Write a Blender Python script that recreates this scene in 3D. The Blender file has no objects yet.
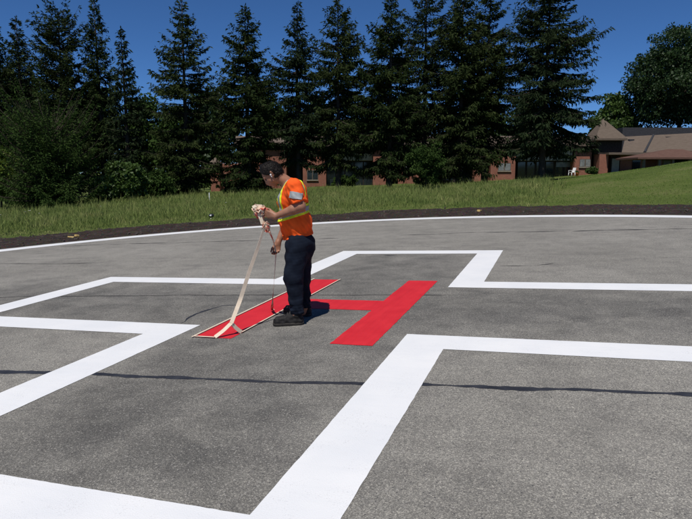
import bpy, bmesh, math, random
import numpy as np
from mathutils import Vector, Matrix

scene = bpy.context.scene
COL = scene.collection
rng = np.random.default_rng(7)

# ------------------------------------------------------------------ camera
CAM_H = 1.6
PITCH, ROLL = 0.143205, -0.050445          # look-down angle; cross slope of the pad
FPX, PW, PH = 592.4, 692.0, 519.0
cam_d = bpy.data.cameras.new("camera")
cam_d.sensor_fit = 'HORIZONTAL'; cam_d.sensor_width = 36.0
cam_d.lens = FPX / PW * 36.0
cam_d.clip_start = 0.05; cam_d.clip_end = 6000
cam = bpy.data.objects.new("camera", cam_d); COL.objects.link(cam)
cam.location = (0, 0, CAM_H)
cam.rotation_euler = (math.pi / 2 - PITCH, 0, 0)
scene.camera = cam

# ------------------------------------------------------------------ sky, sun, exposure
SUN_EL = math.radians(62)
SUN_AZ = math.atan2(-0.29, -0.957)         # compass-like: x = sin, y = cos (sun behind the camera, a bit to its side)
world = bpy.data.worlds.new("World"); scene.world = world
world.use_nodes = True
wn = world.node_tree; wn.nodes.clear()
sky = wn.nodes.new("ShaderNodeTexSky"); sky.sky_type = 'NISHITA'; sky.sun_disc = False
sky.sun_elevation = SUN_EL; sky.sun_rotation = SUN_AZ
sky.altitude = 5000; sky.air_density = 1.0; sky.dust_density = 0.12; sky.ozone_density = 10.0
bg = wn.nodes.new("ShaderNodeBackground"); bg.inputs["Strength"].default_value = 0.092
wo = wn.nodes.new("ShaderNodeOutputWorld")
hsv = wn.nodes.new("ShaderNodeHueSaturation"); hsv.inputs["Saturation"].default_value = 1.07
wn.links.new(sky.outputs[0], hsv.inputs["Color"]); wn.links.new(hsv.outputs[0], bg.inputs[0]); wn.links.new(bg.outputs[0], wo.inputs[0])
sun_d = bpy.data.lights.new("sun", 'SUN'); sun_d.energy = 4.2; sun_d.angle = math.radians(0.53)
sun_d.color = (1.0, 0.955, 0.89)
sun = bpy.data.objects.new("sun", sun_d); COL.objects.link(sun)
sdir = Vector((math.sin(SUN_AZ) * math.cos(SUN_EL), math.cos(SUN_AZ) * math.cos(SUN_EL), math.sin(SUN_EL)))
sun.rotation_euler = (-sdir).to_track_quat('-Z', 'Y').to_euler()
sun.location = sdir * 60
vs = scene.view_settings
vs.view_transform = 'Standard'; vs.look = 'None'; vs.gamma = 1.0; vs.exposure = 0.0; vs.use_curve_mapping = False
scene.cycles.max_bounces = 6; scene.cycles.transparent_max_bounces = 8

# ------------------------------------------------------------------ geometry of the place
C_, S_ = math.cos(PITCH), math.sin(PITCH)
CR, SR = math.cos(ROLL), math.sin(ROLL)
RIGHT, UP, FWD = np.array([1, 0, 0.]), np.array([0, S_, C_]), np.array([0, C_, -S_])
CAMP = np.array([0, 0, CAM_H])
def at(px, py, Y):
    """the point of the place at depth y = Y that lies on a given sight line"""
    d = FWD + RIGHT * ((px - PW / 2) / FPX) - UP * ((py - PH / 2) / FPX)
    return CAMP + d * (Y / d[1])
def tilt(v):
    X, U, F = v @ RIGHT, v @ UP, v @ FWD
    return RIGHT * (CR * X + SR * U) + UP * (-SR * X + CR * U) + FWD * F
def P3(x, y, z=0.0):
    """level pad coordinates -> place (the pad falls off sideways by about 5 %)"""
    return CAMP + tilt(np.array([x, y, z - CAM_H]))
PAD_N = tilt(np.array([0, 0, 1.0]))
P00 = P3(0, 0)
def zplane(x, y):
    return P00[2] - (PAD_N[0] * (np.asarray(x) - P00[0]) + PAD_N[1] * (np.asarray(y) - P00[1])) / PAD_N[2]
def gpix(px, py):
    """level pad coordinates of a sighted ground point"""
    X, Y = px - PW / 2, py - PH / 2
    X, Y = CR * X + SR * Y, -SR * X + CR * Y
    d = np.array([X / FPX, C_ - Y / FPX * S_, -S_ - Y / FPX * C_])
    return d[:2] * (-CAM_H / d[2])
YAW = -0.343698
PCX, PCY = -0.094913 * CAM_H, 4.51229 * CAM_H
def uv_of(x, y):
    c, s = math.cos(YAW), math.sin(YAW); dx, dy = x - PCX, y - PCY
    return np.array([c * dx + s * dy, -s * dx + c * dy])
PADC = P3(PCX, PCY)
R_LINE = 8.04225 * CAM_H
def sstep(a, b, x):
    t = np.clip((np.asarray(x, float) - a) / (b - a), 0, 1); return t * t * (3 - 2 * t)
class SinNoise:
    def __init__(s, seed, scale, n=14, stretch=(1, 1, 1)):
        r = np.random.default_rng(seed)
        d = r.normal(size=(n, 3)); d /= np.linalg.norm(d, axis=1)[:, None]
        s.k = d * r.uniform(.6, 1.7, (n, 1)) * 2 * math.pi / scale * np.array(stretch); s.p = r.uniform(0, 6.28, n); s.n = n
    def __call__(s, x, y, z=0.0):
        o = 0
        for i in range(s.n): o = o + np.sin(s.k[i, 0] * x + s.k[i, 1] * y + s.k[i, 2] * z + s.p[i])
        return o / math.sqrt(s.n)
TN = SinNoise(3, 14.0, 10); TN2 = SinNoise(4, 3.0, 10)
# lie of the land round the pad: extra rise above the pad's plane
RQ = [-60, -24, -17, -10, -3, 6, 14, 18, 24.5, 34, 60]
R42 = [.0, .0, .12, .18, .10, -.05, .16, .62, 1.28, 1.5, 1.2]
R70 = [.0, .1, .2, .3, .3, -.1, -.05, .15, .10, .1, .1]
def rise(x, y=42.0):
    q = np.asarray(x, float) / np.maximum(np.asarray(y, float), 14.0) * 42
    return np.interp(q, RQ, R42) * (1 - sstep(44, 64, y)) + np.interp(q, RQ, R70) * sstep(44, 64, y)
def zland(x, y):
    x = np.asarray(x, float); y = np.asarray(y, float)
    r = np.hypot(x - PADC[0], y - PADC[1])
    pl = zplane(np.clip(x, -45, 45), np.clip(y, -20, 60))
    k = sstep(17, 37, r)
    z = pl + k * rise(x, y) + sstep(17.5, 22, r) * (TN(x, y) * .05 + TN2(x, y) * .02) + .03 * sstep(17, 18, r)
    z = z - .05 * (1 - sstep(15.6, 17.6, r))
    far = sstep(70, 400, r)
    return z * (1 - far) + (1.0 + TN(x * .1, y * .1) * 1.5) * far

# ------------------------------------------------------------------ materials
def mat(name, base=(.5, .5, .5), rough=.7, spec=.3, build=None, metallic=0.0):
    m = bpy.data.materials.new(name); m.use_nodes = True
    b = m.node_tree.nodes["Principled BSDF"]
    b.inputs["Base Color"].default_value = (*base, 1); b.inputs["Roughness"].default_value = rough
    b.inputs["Specular IOR Level"].default_value = spec; b.inputs["Metallic"].default_value = metallic
    if build: build(N(m.node_tree), b)
    return m
class N:
    """terse node builder"""
    def __init__(s, t): s.t = t
    def new(s, kind, **kw):
        n = s.t.nodes.new(kind)
        for k, v in kw.items(): setattr(n, k, v)
        return n
    def link(s, a, b): s.t.links.new(a, b)
    def coord(s, which="Object", scale=(1, 1, 1)):
        c = s.new("ShaderNodeTexCoord"); mp = s.new("ShaderNodeMapping"); mp.inputs["Scale"].default_value = scale
        s.link(c.outputs[which], mp.inputs[0]); return mp.outputs[0]
    def noise(s, vec, scale, detail=3, rough=.55, out="Fac", dist=0):
        n = s.new("ShaderNodeTexNoise"); n.inputs["Scale"].default_value = scale; n.inputs["Detail"].default_value = detail
        n.inputs["Roughness"].default_value = rough; n.inputs["Distortion"].default_value = dist
        if vec is not None: s.link(vec, n.inputs["Vector"])
        return n.outputs[out]
    def voro(s, vec, scale, out="Distance", feature='F1'):
        n = s.new("ShaderNodeTexVoronoi"); n.inputs["Scale"].default_value = scale; n.feature = feature
        s.link(vec, n.inputs["Vector"]); return n.outputs[out]
    def ramp(s, fac, stops, interp='LINEAR'):
        r = s.new("ShaderNodeValToRGB"); r.color_ramp.interpolation = interp
        while len(r.color_ramp.elements) < len(stops): r.color_ramp.elements.new(.5)
        for e, (p, c) in zip(r.color_ramp.elements, stops):
            e.position = p; e.color = (*c, 1) if len(c) == 3 else c
        s.link(fac, r.inputs[0]); return r.outputs[0]
    def mrange(s, fac, a, b, c=0., d=1.):
        n = s.new("ShaderNodeMapRange"); n.inputs[1].default_value = a; n.inputs[2].default_value = b
        n.inputs[3].default_value = c; n.inputs[4].default_value = d; s.link(fac, n.inputs[0]); return n.outputs[0]
    def mix(s, fac, a, b, mode='MIX'):
        n = s.new("ShaderNodeMix", data_type='RGBA', blend_type=mode)
        for v, i in ((fac, 0), (a, 6), (b, 7)):
            if isinstance(v, (int, float)): n.inputs[i].default_value = v
            elif isinstance(v, tuple): n.inputs[i].default_value = (*v, 1)
            else: s.link(v, n.inputs[i])
        return n.outputs[2]
    def math(s, op, a, b=None, clamp=False):
        n = s.new("ShaderNodeMath", operation=op, use_clamp=clamp)
        for v, i in ((a, 0), (b, 1)):
            if v is None: continue
            if isinstance(v, (int, float)): n.inputs[i].default_value = v
            else: s.link(v, n.inputs[i])
        return n.outputs[0]
    def bump(s, b, h, strength=.3, dist=.01):
        n = s.new("ShaderNodeBump"); n.inputs["Strength"].default_value = strength; n.inputs["Distance"].default_value = dist
        s.link(h, n.inputs["Height"]); s.link(n.outputs[0], b.inputs["Normal"])

def b_asphalt(n, b):
    v = n.coord("Object"); sx = n.new("ShaderNodeSeparateXYZ"); n.link(v, sx.inputs[0])
    # weathered aggregate
    big = n.noise(v, .35, 4, .6); mid = n.noise(v, 2.2, 5, .65, dist=.4); fine = n.noise(v, 55, 2, .6)
    vs_ = n.coord("Object", (1, 5, 1)); streak = n.noise(vs_, .9, 4, .6)
    base = n.ramp(big, [(.3, (.214, .204, .183)), (.7, (.29, .277, .250))])
    stone = n.voro(v, 200, "Color"); sv = n.new("ShaderNodeSeparateColor"); n.link(stone, sv.inputs[0])
    grey = n.ramp(sv.outputs[0], [(0, (.25, .25, .25)), (.55, (.45, .45, .45)), (.85, (.64, .64, .62)), (.97, (.98, .97, .93))])
    c = n.mix(.82, base, grey, 'OVERLAY')
    stone2 = n.voro(v, 100, "Color"); sv2 = n.new("ShaderNodeSeparateColor"); n.link(stone2, sv2.inputs[0])
    c = n.mix(.38, c, n.ramp(sv2.outputs[1], [(0, (.3, .3, .3)), (.6, (.5, .5, .5)), (1, (.8, .79, .77))]), 'OVERLAY')
    c = n.mix(n.mrange(mid, .45, .75), c, n.mix(1.0, c, (.74, .74, .75), 'MULTIPLY'))
    # dark binder-rich paving inside the cross, with a wandering edge
    au = n.math('ABSOLUTE', sx.outputs[0]); av = n.math('ABSOLUTE', sx.outputs[1])
    q1 = n.math('MAXIMUM', n.math('SUBTRACT', au, 1.35), n.math('SUBTRACT', av, 4.8))
    q2 = n.math('MAXIMUM', n.math('SUBTRACT', av, 1.35), n.math('SUBTRACT', au, 6.5))
    q = n.math('ADD', n.math('MINIMUM', q1, q2), n.math('MULTIPLY', n.math('SUBTRACT', n.noise(v, .9, 5, .6, dist=.6), .5), 2.6))
    dark = n.mrange(q, .35, -.75)
    dark = n.math('MULTIPLY', dark, n.mrange(n.noise(v, 1.5, 6, .62, dist=.5), .32, .62, .25, 1.0))
    c = n.mix(dark, c, n.mix(1.0, c, (.54, .545, .56), 'MULTIPLY'))
    c = n.mix(n.mrange(streak, .5, .78, 0, .55), c, n.mix(1.0, c, (.62, .62, .64), 'MULTIPLY'))
    peb = n.voro(v, 62, 'Color'); sp3 = n.new('ShaderNodeSeparateColor'); n.link(peb, sp3.inputs[0])
    c = n.mix(n.math('MULTIPLY', n.mrange(sp3.outputs[2], .92, .95), n.mrange(n.voro(v, 62), .38, .22)), c, (.31, .297, .27))
    c = n.mix(n.math('MULTIPLY', n.mrange(sp3.outputs[0], .92, .95), n.mrange(n.voro(v, 62), .38, .22)), c, (.06, .06, .062))
    # small oily spots
    sp = n.voro(n.coord("Object"), .8)
    c = n.mix(n.mrange(n.math('ADD', sp, n.math('MULTIPLY', fine, .02)), .05, .03, 0, .45), c, (.05, .05, .052))
    n.link(c, b.inputs["Base Color"])
    hgt = n.math('ADD', n.voro(v, 150), n.math('MULTIPLY', n.noise(v, 160, 2), .7))
    n.bump(b, hgt, .6, .005)
M_ASPHALT = mat("asphalt", (.16, .15, .135), .88, .25, b_asphalt)
def b_white(n, b):
    v = n.coord("Object")
    c = n.ramp(n.noise(v, 1.3, 4), [(.35, (.735, .745, .755)), (.65, (.80, .80, .795))])
    c = n.mix(n.mrange(n.noise(n.coord("Object", (1, 6, 1)), 2.2, 4), .5, .75, 0, .3), c, (.68, .70, .72))
    speck = n.noise(v, 120, 2, .7)
    wear = n.math('MULTIPLY', n.mrange(speck, .60, .68), n.mrange(n.noise(v, 3.2, 4, .7), .45, .68))
    c = n.mix(n.math('MULTIPLY', wear, .55), c, (.22, .21, .2))
    n.link(c, b.inputs["Base Color"])
    n.bump(b, n.math('ADD', n.voro(v, 150), n.math('MULTIPLY', n.noise(v, 190, 2), .6)), .22, .004)
M_WHITE = mat("white_line_paint", (.78, .79, .8), .55, .4, b_white)
def b_red(n, b):
    v = n.coord("Object")
    c = n.ramp(n.noise(v, 4, 4), [(.3, (.60, .018, .026)), (.7, (.69, .028, .036))])
    c = n.mix(n.mrange(n.noise(n.coord('Object', (7, .6, 1)), 2.5, 3), .45, .75, 0, .5), c, (.50, .014, .02))
    n.link(c, b.inputs["Base Color"]); n.bump(b, n.voro(v, 150), .5, .005)
M_RED = mat("red_line_paint", (.65, .03, .04), .5, .4, b_red)
def b_tar(n, b):
    v = n.coord("Object")
    n.link(n.ramp(n.noise(v, 9, 4), [(.3, (.018, .019, .024)), (.7, (.04, .042, .05))]), b.inputs["Base Color"])
    n.bump(b, n.noise(v, 70, 3), .3, .004)
M_TAR = mat("tar_seal", (.03, .03, .035), .62, .35, b_tar)
M_JOINT = mat("joint_filler", (.05, .048, .046), .85, .2)
def b_soil(n, b):
    v = n.coord("Object")
    c = n.ramp(n.noise(v, 2.5, 6, .7), [(.3, (.024, .018, .015)), (.55, (.043, .033, .028)), (.8, (.085, .068, .056))])
    c = n.mix(.5, c, n.voro(v, 22, "Color"), 'OVERLAY'); n.link(c, b.inputs["Base Color"])
    n.bump(b, n.noise(v, 14, 5, .7), .8, .05)
M_SOIL = mat("dark_soil", (.04, .03, .028), .95, .1, b_soil)
def b_lawn(n, b):
    v = n.coord("Object")
    c = n.ramp(n.noise(v, .25, 6, .65), [(.3, (.06, .085, .02)), (.5, (.09, .12, .03)), (.72, (.15, .15, .06))])
    c = n.mix(.55, c, n.ramp(n.noise(v, 9, 4, .7), [(.3, (.25, .25, .25)), (.7, (.75, .75, .7))]), 'OVERLAY')
    n.link(c, b.inputs["Base Color"]); n.bump(b, n.noise(v, 12, 4, .7), .8, .08)
M_LAWN = mat("lawn_turf", (.06, .08, .02), .95, .1, b_lawn)
def leafy(name, lo, mid, hi, scale=1.2, rough=.6, spec=.25, transl=.0):
    def f(n, b):
        v = n.coord("Object"); w = n.noise(v, scale, 5, .7)
        c = n.ramp(w, [(.3, lo), (.5, mid), (.72, hi)]); n.link(c, b.inputs["Base Color"])
        if transl:
            tr = n.new("ShaderNodeBsdfTranslucent"); n.link(c, tr.inputs[0])
            mx = n.new("ShaderNodeMixShader"); mx.inputs[0].default_value = transl
            out = n.t.nodes["Material Output"]; n.link(b.outputs[0], mx.inputs[1]); n.link(tr.outputs[0], mx.inputs[2])
            n.link(mx.outputs[0], out.inputs[0])
    return mat(name, mid, rough, spec, f)
M_GRASS = leafy("meadow_grass", (.115, .17, .042), (.195, .245, .07), (.36, .34, .14), .8, .7, .15, .3)
M_MOWN = leafy("mown_grass", (.085, .15, .025), (.135, .21, .04), (.22, .26, .07), .35, .7, .15, .3)
M_SPRUCE = [leafy("spruce_needles_%d" % i, lo, md, hi, 1.6, .75, .06, .1) for i, (lo, md, hi) in enumerate([
    ((.010, .019, .006), (.021, .035, .010), (.05, .064, .018)),
    ((.011, .021, .009), (.021, .034, .014), (.040, .054, .02)),
    ((.014, .024, .008), (.028, .042, .013), (.054, .068, .019))])]
M_MAPLE = leafy("maple_leaves", (.014, .03, .009), (.024, .05, .013), (.044, .078, .02), .9, .5, .3, .25)
M_BUSH = leafy("bush_leaves", (.03, .06, .012), (.055, .10, .02), (.09, .14, .03), 2.0, .5, .3, .3)
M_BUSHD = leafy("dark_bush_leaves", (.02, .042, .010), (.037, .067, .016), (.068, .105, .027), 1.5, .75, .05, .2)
M_LIME = leafy("lime_leaves", (.06, .09, .012), (.10, .15, .02), (.15, .19, .03), 2.0, .5, .3, .3)
def b_bark(n, b):
    v = n.coord("Object", (6, 6, 1.2))
    n.link(n.ramp(n.noise(v, 2.5, 5, .7), [(.3, (.03, .024, .019)), (.7, (.085, .068, .055))]), b.inputs["Base Color"])
    n.bump(b, n.noise(v, 4, 4), .6, .03)
M_BARK = mat("bark", (.05, .04, .03), .95, .1, b_bark)
def b_brick(n, b):
    c0 = n.new("ShaderNodeTexCoord"); sp = n.new("ShaderNodeSeparateXYZ"); n.link(c0.outputs["Object"], sp.inputs[0])
    cb = n.new("ShaderNodeCombineXYZ"); n.link(n.math('ADD', sp.outputs[0], sp.outputs[1]), cb.inputs[0]); n.link(sp.outputs[2], cb.inputs[1])
    t = n.new("ShaderNodeTexBrick"); n.link(cb.outputs[0], t.inputs["Vector"])
    t.inputs["Color1"].default_value = (.30, .098, .055, 1); t.inputs["Color2"].default_value = (.22, .07, .042, 1)
    t.inputs["Mortar"].default_value = (.24, .19, .16, 1); t.inputs["Scale"].default_value = 1
    t.inputs["Brick Width"].default_value = .22; t.inputs["Row Height"].default_value = .075; t.inputs["Mortar Size"].default_value = .008
    n.link(n.mix(n.mrange(n.noise(c0.outputs["Object"], .8, 4), .4, .7, 0, .4), t.outputs[0], (.14, .05, .034)), b.inputs["Base Color"])
M_BRICK = mat("red_brick", (.28, .11, .07), .85, .2, b_brick)
def b_shingle(n, b):
    v = n.coord("Object", (1.2, 1.2, 9))
    n.link(n.ramp(n.noise(v, 2, 4, .6), [(.3, (.105, .08, .062)), (.7, (.15, .118, .092))]), b.inputs["Base Color"])
M_SHINGLE = mat("brown_shingle", (.16, .13, .115), .9, .15, b_shingle)
def b_shingle2(n, b):
    v = n.coord("Object", (1.2, 1.2, 9))
    n.link(n.ramp(n.noise(v, 2, 4, .6), [(.3, (.095, .052, .04)), (.7, (.13, .075, .058))]), b.inputs["Base Color"])
M_SHINGLE2 = mat("russet_shingle", (.15, .08, .06), .9, .15, b_shingle2)
def b_plain(lo, hi, sc=6):
    return lambda n, b: n.link(n.ramp(n.noise(n.coord("Object"), sc, 4), [(.3, lo), (.7, hi)]), b.inputs["Base Color"])
M_SIDING_SHADE = mat("dark_siding_and_shade", (.03, .022, .018), .8, .2, b_plain((.022, .017, .014), (.042, .032, .026)))  # siding colour; also paints the shade of recesses and openings
M_CONC = mat("concrete_fascia", (.36, .33, .27), .85, .2, b_plain((.30, .27, .21), (.42, .38, .31)))
M_FLATROOF = mat("dark_roofing_and_shade", (.035, .035, .04), .8, .2, b_plain((.028, .028, .032), (.05, .05, .055)))
M_GLASS = mat("dark_window_glass", (.012, .016, .02), .08, .6, b_plain((.01, .014, .018), (.02, .026, .03)))
M_BLIND = mat("blind_behind_glass", (.16, .17, .16), .25, .5, b_plain((.11, .12, .12), (.22, .23, .22), 3))
M_FRAME = mat("window_frame", (.11, .09, .075), .6, .3, b_plain((.09, .075, .06), (.13, .11, .09)))
M_DOOR = mat("grey_door", (.30, .285, .26), .6, .3, b_plain((.26, .25, .23), (.33, .31, .285)))
M_PLASTIC = mat("white_plastic", (.8, .8, .79), .4, .4, b_plain((.76, .76, .75), (.83, .83, .82)))
M_BLACK = mat("black_fixture", (.02, .02, .022), .35, .5, b_plain((.015, .015, .017), (.03, .03, .032), 40))
M_GLINT = mat("white_glint", (.85, .87, .88), .12, .6, b_plain((.82, .84, .86), (.88, .89, .9), 30))
M_STEEL = mat("galvanised_steel", (.45, .46, .47), .4, .5, b_plain((.38, .39, .4), (.5, .51, .52), 30), .8)
M_TERRA = mat("orange_pot", (.55, .16, .06), .8, .2, b_plain((.5, .14, .05), (.6, .19, .08), 20))
M_YELLOWSTONE = mat("pale_yellow_chip", (.62, .46, .2), .9, .2, b_plain((.36, .24, .07), (.62, .47, .22), 25))
M_STONE = mat("verge_stone", (.10, .085, .075), .9, .2, b_plain((.03, .024, .02), (.10, .082, .07), 7))
def b_tape(n, b):
    v = n.coord("Object")
    n.link(n.ramp(n.noise(v, 14, 4), [(.3, (.66, .54, .41)), (.7, (.76, .65, .51))]), b.inputs["Base Color"])
    n.bump(b, n.noise(v, 60, 3), .3, .003)
M_TAPE = mat("masking_tape", (.66, .53, .38), .7, .2, b_tape)
def b_tape2(n, b):
    v = n.coord("Object")
    f = n.mrange(n.noise(v, 14, 3, .6), .47, .58)
    n.link(n.mix(f, (.68, .50, .36), (.50, .07, .05)), b.inputs["Base Color"])
    n.bump(b, n.noise(v, 60, 3), .4, .003)
M_TAPERED = mat("paint_stained_tape", (.7, .4, .35), .65, .25, b_tape2)
def b_skin(n, b):
    v = n.coord("Object")
    n.link(n.ramp(n.noise(v, 18, 4), [(.3, (.27, .125, .075)), (.7, (.35, .17, .105))]), b.inputs["Base Color"])
    b.inputs["Subsurface Weight"].default_value = .08; b.inputs["Subsurface Radius"].default_value = (.012, .005, .003)
M_SKIN = mat("skin", (.38, .19, .13), .5, .35, b_skin)
def b_hair(n, b):
    v = n.coord("Object", (1, 1, .5))
    n.link(n.ramp(n.noise(v, 70, 3), [(.3, (.005, .004, .0035)), (.7, (.014, .010, .008))]), b.inputs["Base Color"])
    n.bump(b, n.noise(v, 110, 3), .7, .008)
M_HAIR = mat("dark_hair", (.01, .008, .007), .6, .2, b_hair)
def fabric(name, lo, hi, bs=.25, sc=9, rough=.85, weave=420):
    def f(n, b):
        v = n.coord("Object")
        n.link(n.ramp(n.noise(v, sc, 4), [(.3, lo), (.7, hi)]), b.inputs["Base Color"])
        n.bump(b, n.math('ADD', n.noise(v, weave, 2), n.math('MULTIPLY', n.noise(v, 26, 3), .8)), bs, .006)
        b.inputs["Sheen Weight"].default_value = .0
    return mat(name, hi, rough, .15, f)
M_ORANGE = fabric("hi_vis_orange", (.84, .095, .012), (.92, .125, .02))
M_YELLOW = fabric("hi_vis_yellow", (.70, .80, .03), (.78, .86, .05), .15)
M_SILVER = fabric("silver_reflective", (.26, .28, .28), (.33, .34, .345), .1, 9, .45)
M_JEANS = fabric("dark_blue_jeans", (.004, .0065, .013), (.008, .013, .025), .35)
M_SHOE = fabric("black_shoe", (.012, .011, .011), (.03, .028, .027), .3, 14, .6)
M_SOLE = fabric("dark_shoe_sole", (.03, .027, .025), (.07, .062, .055), .3, 14, .8)
M_LACE = mat("shoe_lace", (.06, .058, .055), .8, .2)
M_EYE = mat("eye", (.10, .08, .07), .2, .5)

# ------------------------------------------------------------------ object helpers
def mesh_np(name, V, F, smooth=False):
    V = np.asarray(V, np.float32); F = np.asarray(F, np.int32)
    me = bpy.data.meshes.new(name); k = F.shape[1]
    me.vertices.add(len(V)); me.vertices.foreach_set("co", V.ravel())
    me.loops.add(F.size); me.loops.foreach_set("vertex_index", F.ravel())
    me.polygons.add(len(F)); me.polygons.foreach_set("loop_start", np.arange(0, F.size, k, dtype=np.int32))
    me.polygons.foreach_set("use_smooth", np.full(len(F), smooth, dtype=bool))
    me.update(calc_edges=True); return me
def link(name, me, m=None, parent=None, loc=None):
    o = bpy.data.objects.new(name, me); COL.objects.link(o)
    if m is not None and me is not None and len(me.materials) == 0: me.materials.append(m)
    if parent is not None: o.parent = parent
    if loc is not None: o.location = loc
    return o
def tag(o, label=None, cat=None, group=None, kind=None):
    if label: o["label"] = label
    if cat: o["category"] = cat
    if group: o["group"] = group
    if kind: o["kind"] = kind
    return o
def empty(name, loc, label=None, cat=None, group=None):
    o = bpy.data.objects.new(name, None); COL.objects.link(o); o.location = loc; o.empty_display_size = .2
    return tag(o, label, cat, group)
class MB:
    """collects shapes for one mesh"""
    def __init__(s): s.v = []; s.f = []
    def add(s, vs_, fs):
        k = len(s.v); s.v += [tuple(map(float, p)) for p in vs_]; s.f += [tuple(i + k for i in f) for f in fs]; return s
    def hexa(s, p):     # 8 corners: bottom 4 then top 4
        return s.add(p, [(3, 2, 1, 0), (4, 5, 6, 7), (0, 1, 5, 4), (1, 2, 6, 5), (2, 3, 7, 6), (3, 0, 4, 7)])
    def box(s, lo, hi):
        (a, b, c), (d, e, f) = lo, hi
        return s.hexa([(a, b, c), (d, b, c), (d, e, c), (a, e, c), (a, b, f), (d, b, f), (d, e, f), (a, e, f)])
    def tube(s, pts, rad, n=8, cap=True):
        pts = [np.array(p, float) for p in pts]; rings = []; k0 = len(s.v)
        for i, p in enumerate(pts):
            d = pts[min(i + 1, len(pts) - 1)] - pts[max(i - 1, 0)]; d = d / (np.linalg.norm(d) + 1e-9)
            a = np.cross(d, [0, 0, 1.] if abs(d[2]) < .9 else [1., 0, 0]); a /= np.linalg.norm(a); b = np.cross(d, a)
            r = rad[i] if hasattr(rad, '__len__') else rad
            s.v += [tuple(p + r * (math.cos(t) * a + math.sin(t) * b)) for t in np.linspace(0, 2 * math.pi, n, endpoint=False)]
        for i in range(len(pts) - 1):
            for j in range(n):
                s.f.append((k0 + i * n + j, k0 + i * n + (j + 1) % n, k0 + (i + 1) * n + (j + 1) % n, k0 + (i + 1) * n + j))
        if cap:
            s.f.append(tuple(k0 + j for j in range(n))[::-1]); s.f.append(tuple(k0 + (len(pts) - 1) * n + j for j in range(n)))
        return s
    def build(s, name, m, parent=None, smooth=False, bevel=0):
        me = bpy.data.meshes.new(name); me.from_pydata(s.v, [], s.f)
        bm = bmesh.new(); bm.from_mesh(me); bmesh.ops.recalc_face_normals(bm, faces=bm.faces)
        if bevel: bmesh.ops.bevel(bm, geom=list(bm.edges), offset=bevel, segments=2, affect='EDGES', clamp_overlap=True)
        bm.to_mesh(me); bm.free()
        if smooth: me.polygons.foreach_set("use_smooth", [True] * len(me.polygons))
        return link(name, me, m, parent)

# ------------------------------------------------------------------ ground: lawn terrain, soil verge, asphalt pad
def radial(R, NA, zf, center):
    A = np.linspace(0, 2 * math.pi, NA, endpoint=False)
    rr, aa = np.meshgrid(R, A, indexing='ij')
    x = center[0] + rr * np.cos(aa); y = center[1] + rr * np.sin(aa)
    V = np.stack([x, y, zf(x, y, rr, aa)], -1).reshape(-1, 3)
    i, j = np.meshgrid(np.arange(len(R) - 1), np.arange(NA), indexing='ij'); j2 = (j + 1) % NA
    F = np.stack([i * NA + j, (i + 1) * NA + j, (i + 1) * NA + j2, i * NA + j2], -1).reshape(-1, 4)
    return V, F
R = np.concatenate([[0.01, 6, 12], np.linspace(14, 60, 93), np.geomspace(62, 4000, 40)])
V, F = radial(R, 288, lambda x, y, r, a: zland(x, y) - .06 * (r < 15.5), PADC)
lawn = tag(link("lawn", mesh_np("lawn", V, F, True), M_LAWN), "green lawn and meadow rising gently behind the pad", kind="structure")
EDGE = SinNoise(11, 2.2, 12)
ER = SinNoise(12, 1.1, 10)
R = np.linspace(13.1, 18.3, 53)
def zverge(x, y, r, a):
    bump = TN2(x * 2, y * 2) * .014 + ER(x * 2.5, y * 2.5) * .013
    edge = 17.45 + .28 * EDGE(x, y)
    z = zplane(x, y) - .012 + sstep(13.5, 14.2, r) * (.03 + bump) + 0
    return z - sstep(edge - .25, edge + .25, r) * .16
V, F = radial(R, 720, zverge, PADC)
verge = tag(link("soil_verge", mesh_np("soil_verge", V, F, True), M_SOIL), "dark bare soil verge ringing the asphalt pad", kind="structure")

frame = Matrix.Identity(4)
ca, sa = math.cos(YAW), math.sin(YAW)
U3 = tilt(np.array([ca, sa, 0.])); V3 = tilt(np.array([-sa, ca, 0.]))
for i in range(3):
    frame[i][0], frame[i][1], frame[i][2], frame[i][3] = U3[i], V3[i], PAD_N[i], PADC[i]
RA = 13.38
NA = 720
ang = np.linspace(0, 2 * math.pi, NA, endpoint=False)
rag = RA + .035 * EDGE(14 * np.cos(ang), 14 * np.sin(ang)) + .02 * ER(30 * np.cos(ang), 30 * np.sin(ang))
V = [(0, 0, 0)]; 
for rr, zz in ((.5, 0), (.985, 0), (1, -.004), (1.004, -.05)):
    V += [(rag[i] * rr * math.cos(ang[i]), rag[i] * rr * math.sin(ang[i]), zz) for i in range(NA)]
Fs = [(0, 1 + i, 1 + (i + 1) % NA) for i in range(NA)]
for k in range(3):
    Fs += [(1 + k * NA + i, 1 + (k + 1) * NA + i, 1 + (k + 1) * NA + (i + 1) % NA, 1 + k * NA + (i + 1) % NA) for i in range(NA)]
me = bpy.data.meshes.new("asphalt_pavement"); me.from_pydata(V, [], Fs)
pad = tag(link("asphalt_pavement", me, M_ASPHALT), "weathered grey asphalt helicopter landing pad", kind="structure")
pad.matrix_world = frame

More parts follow.
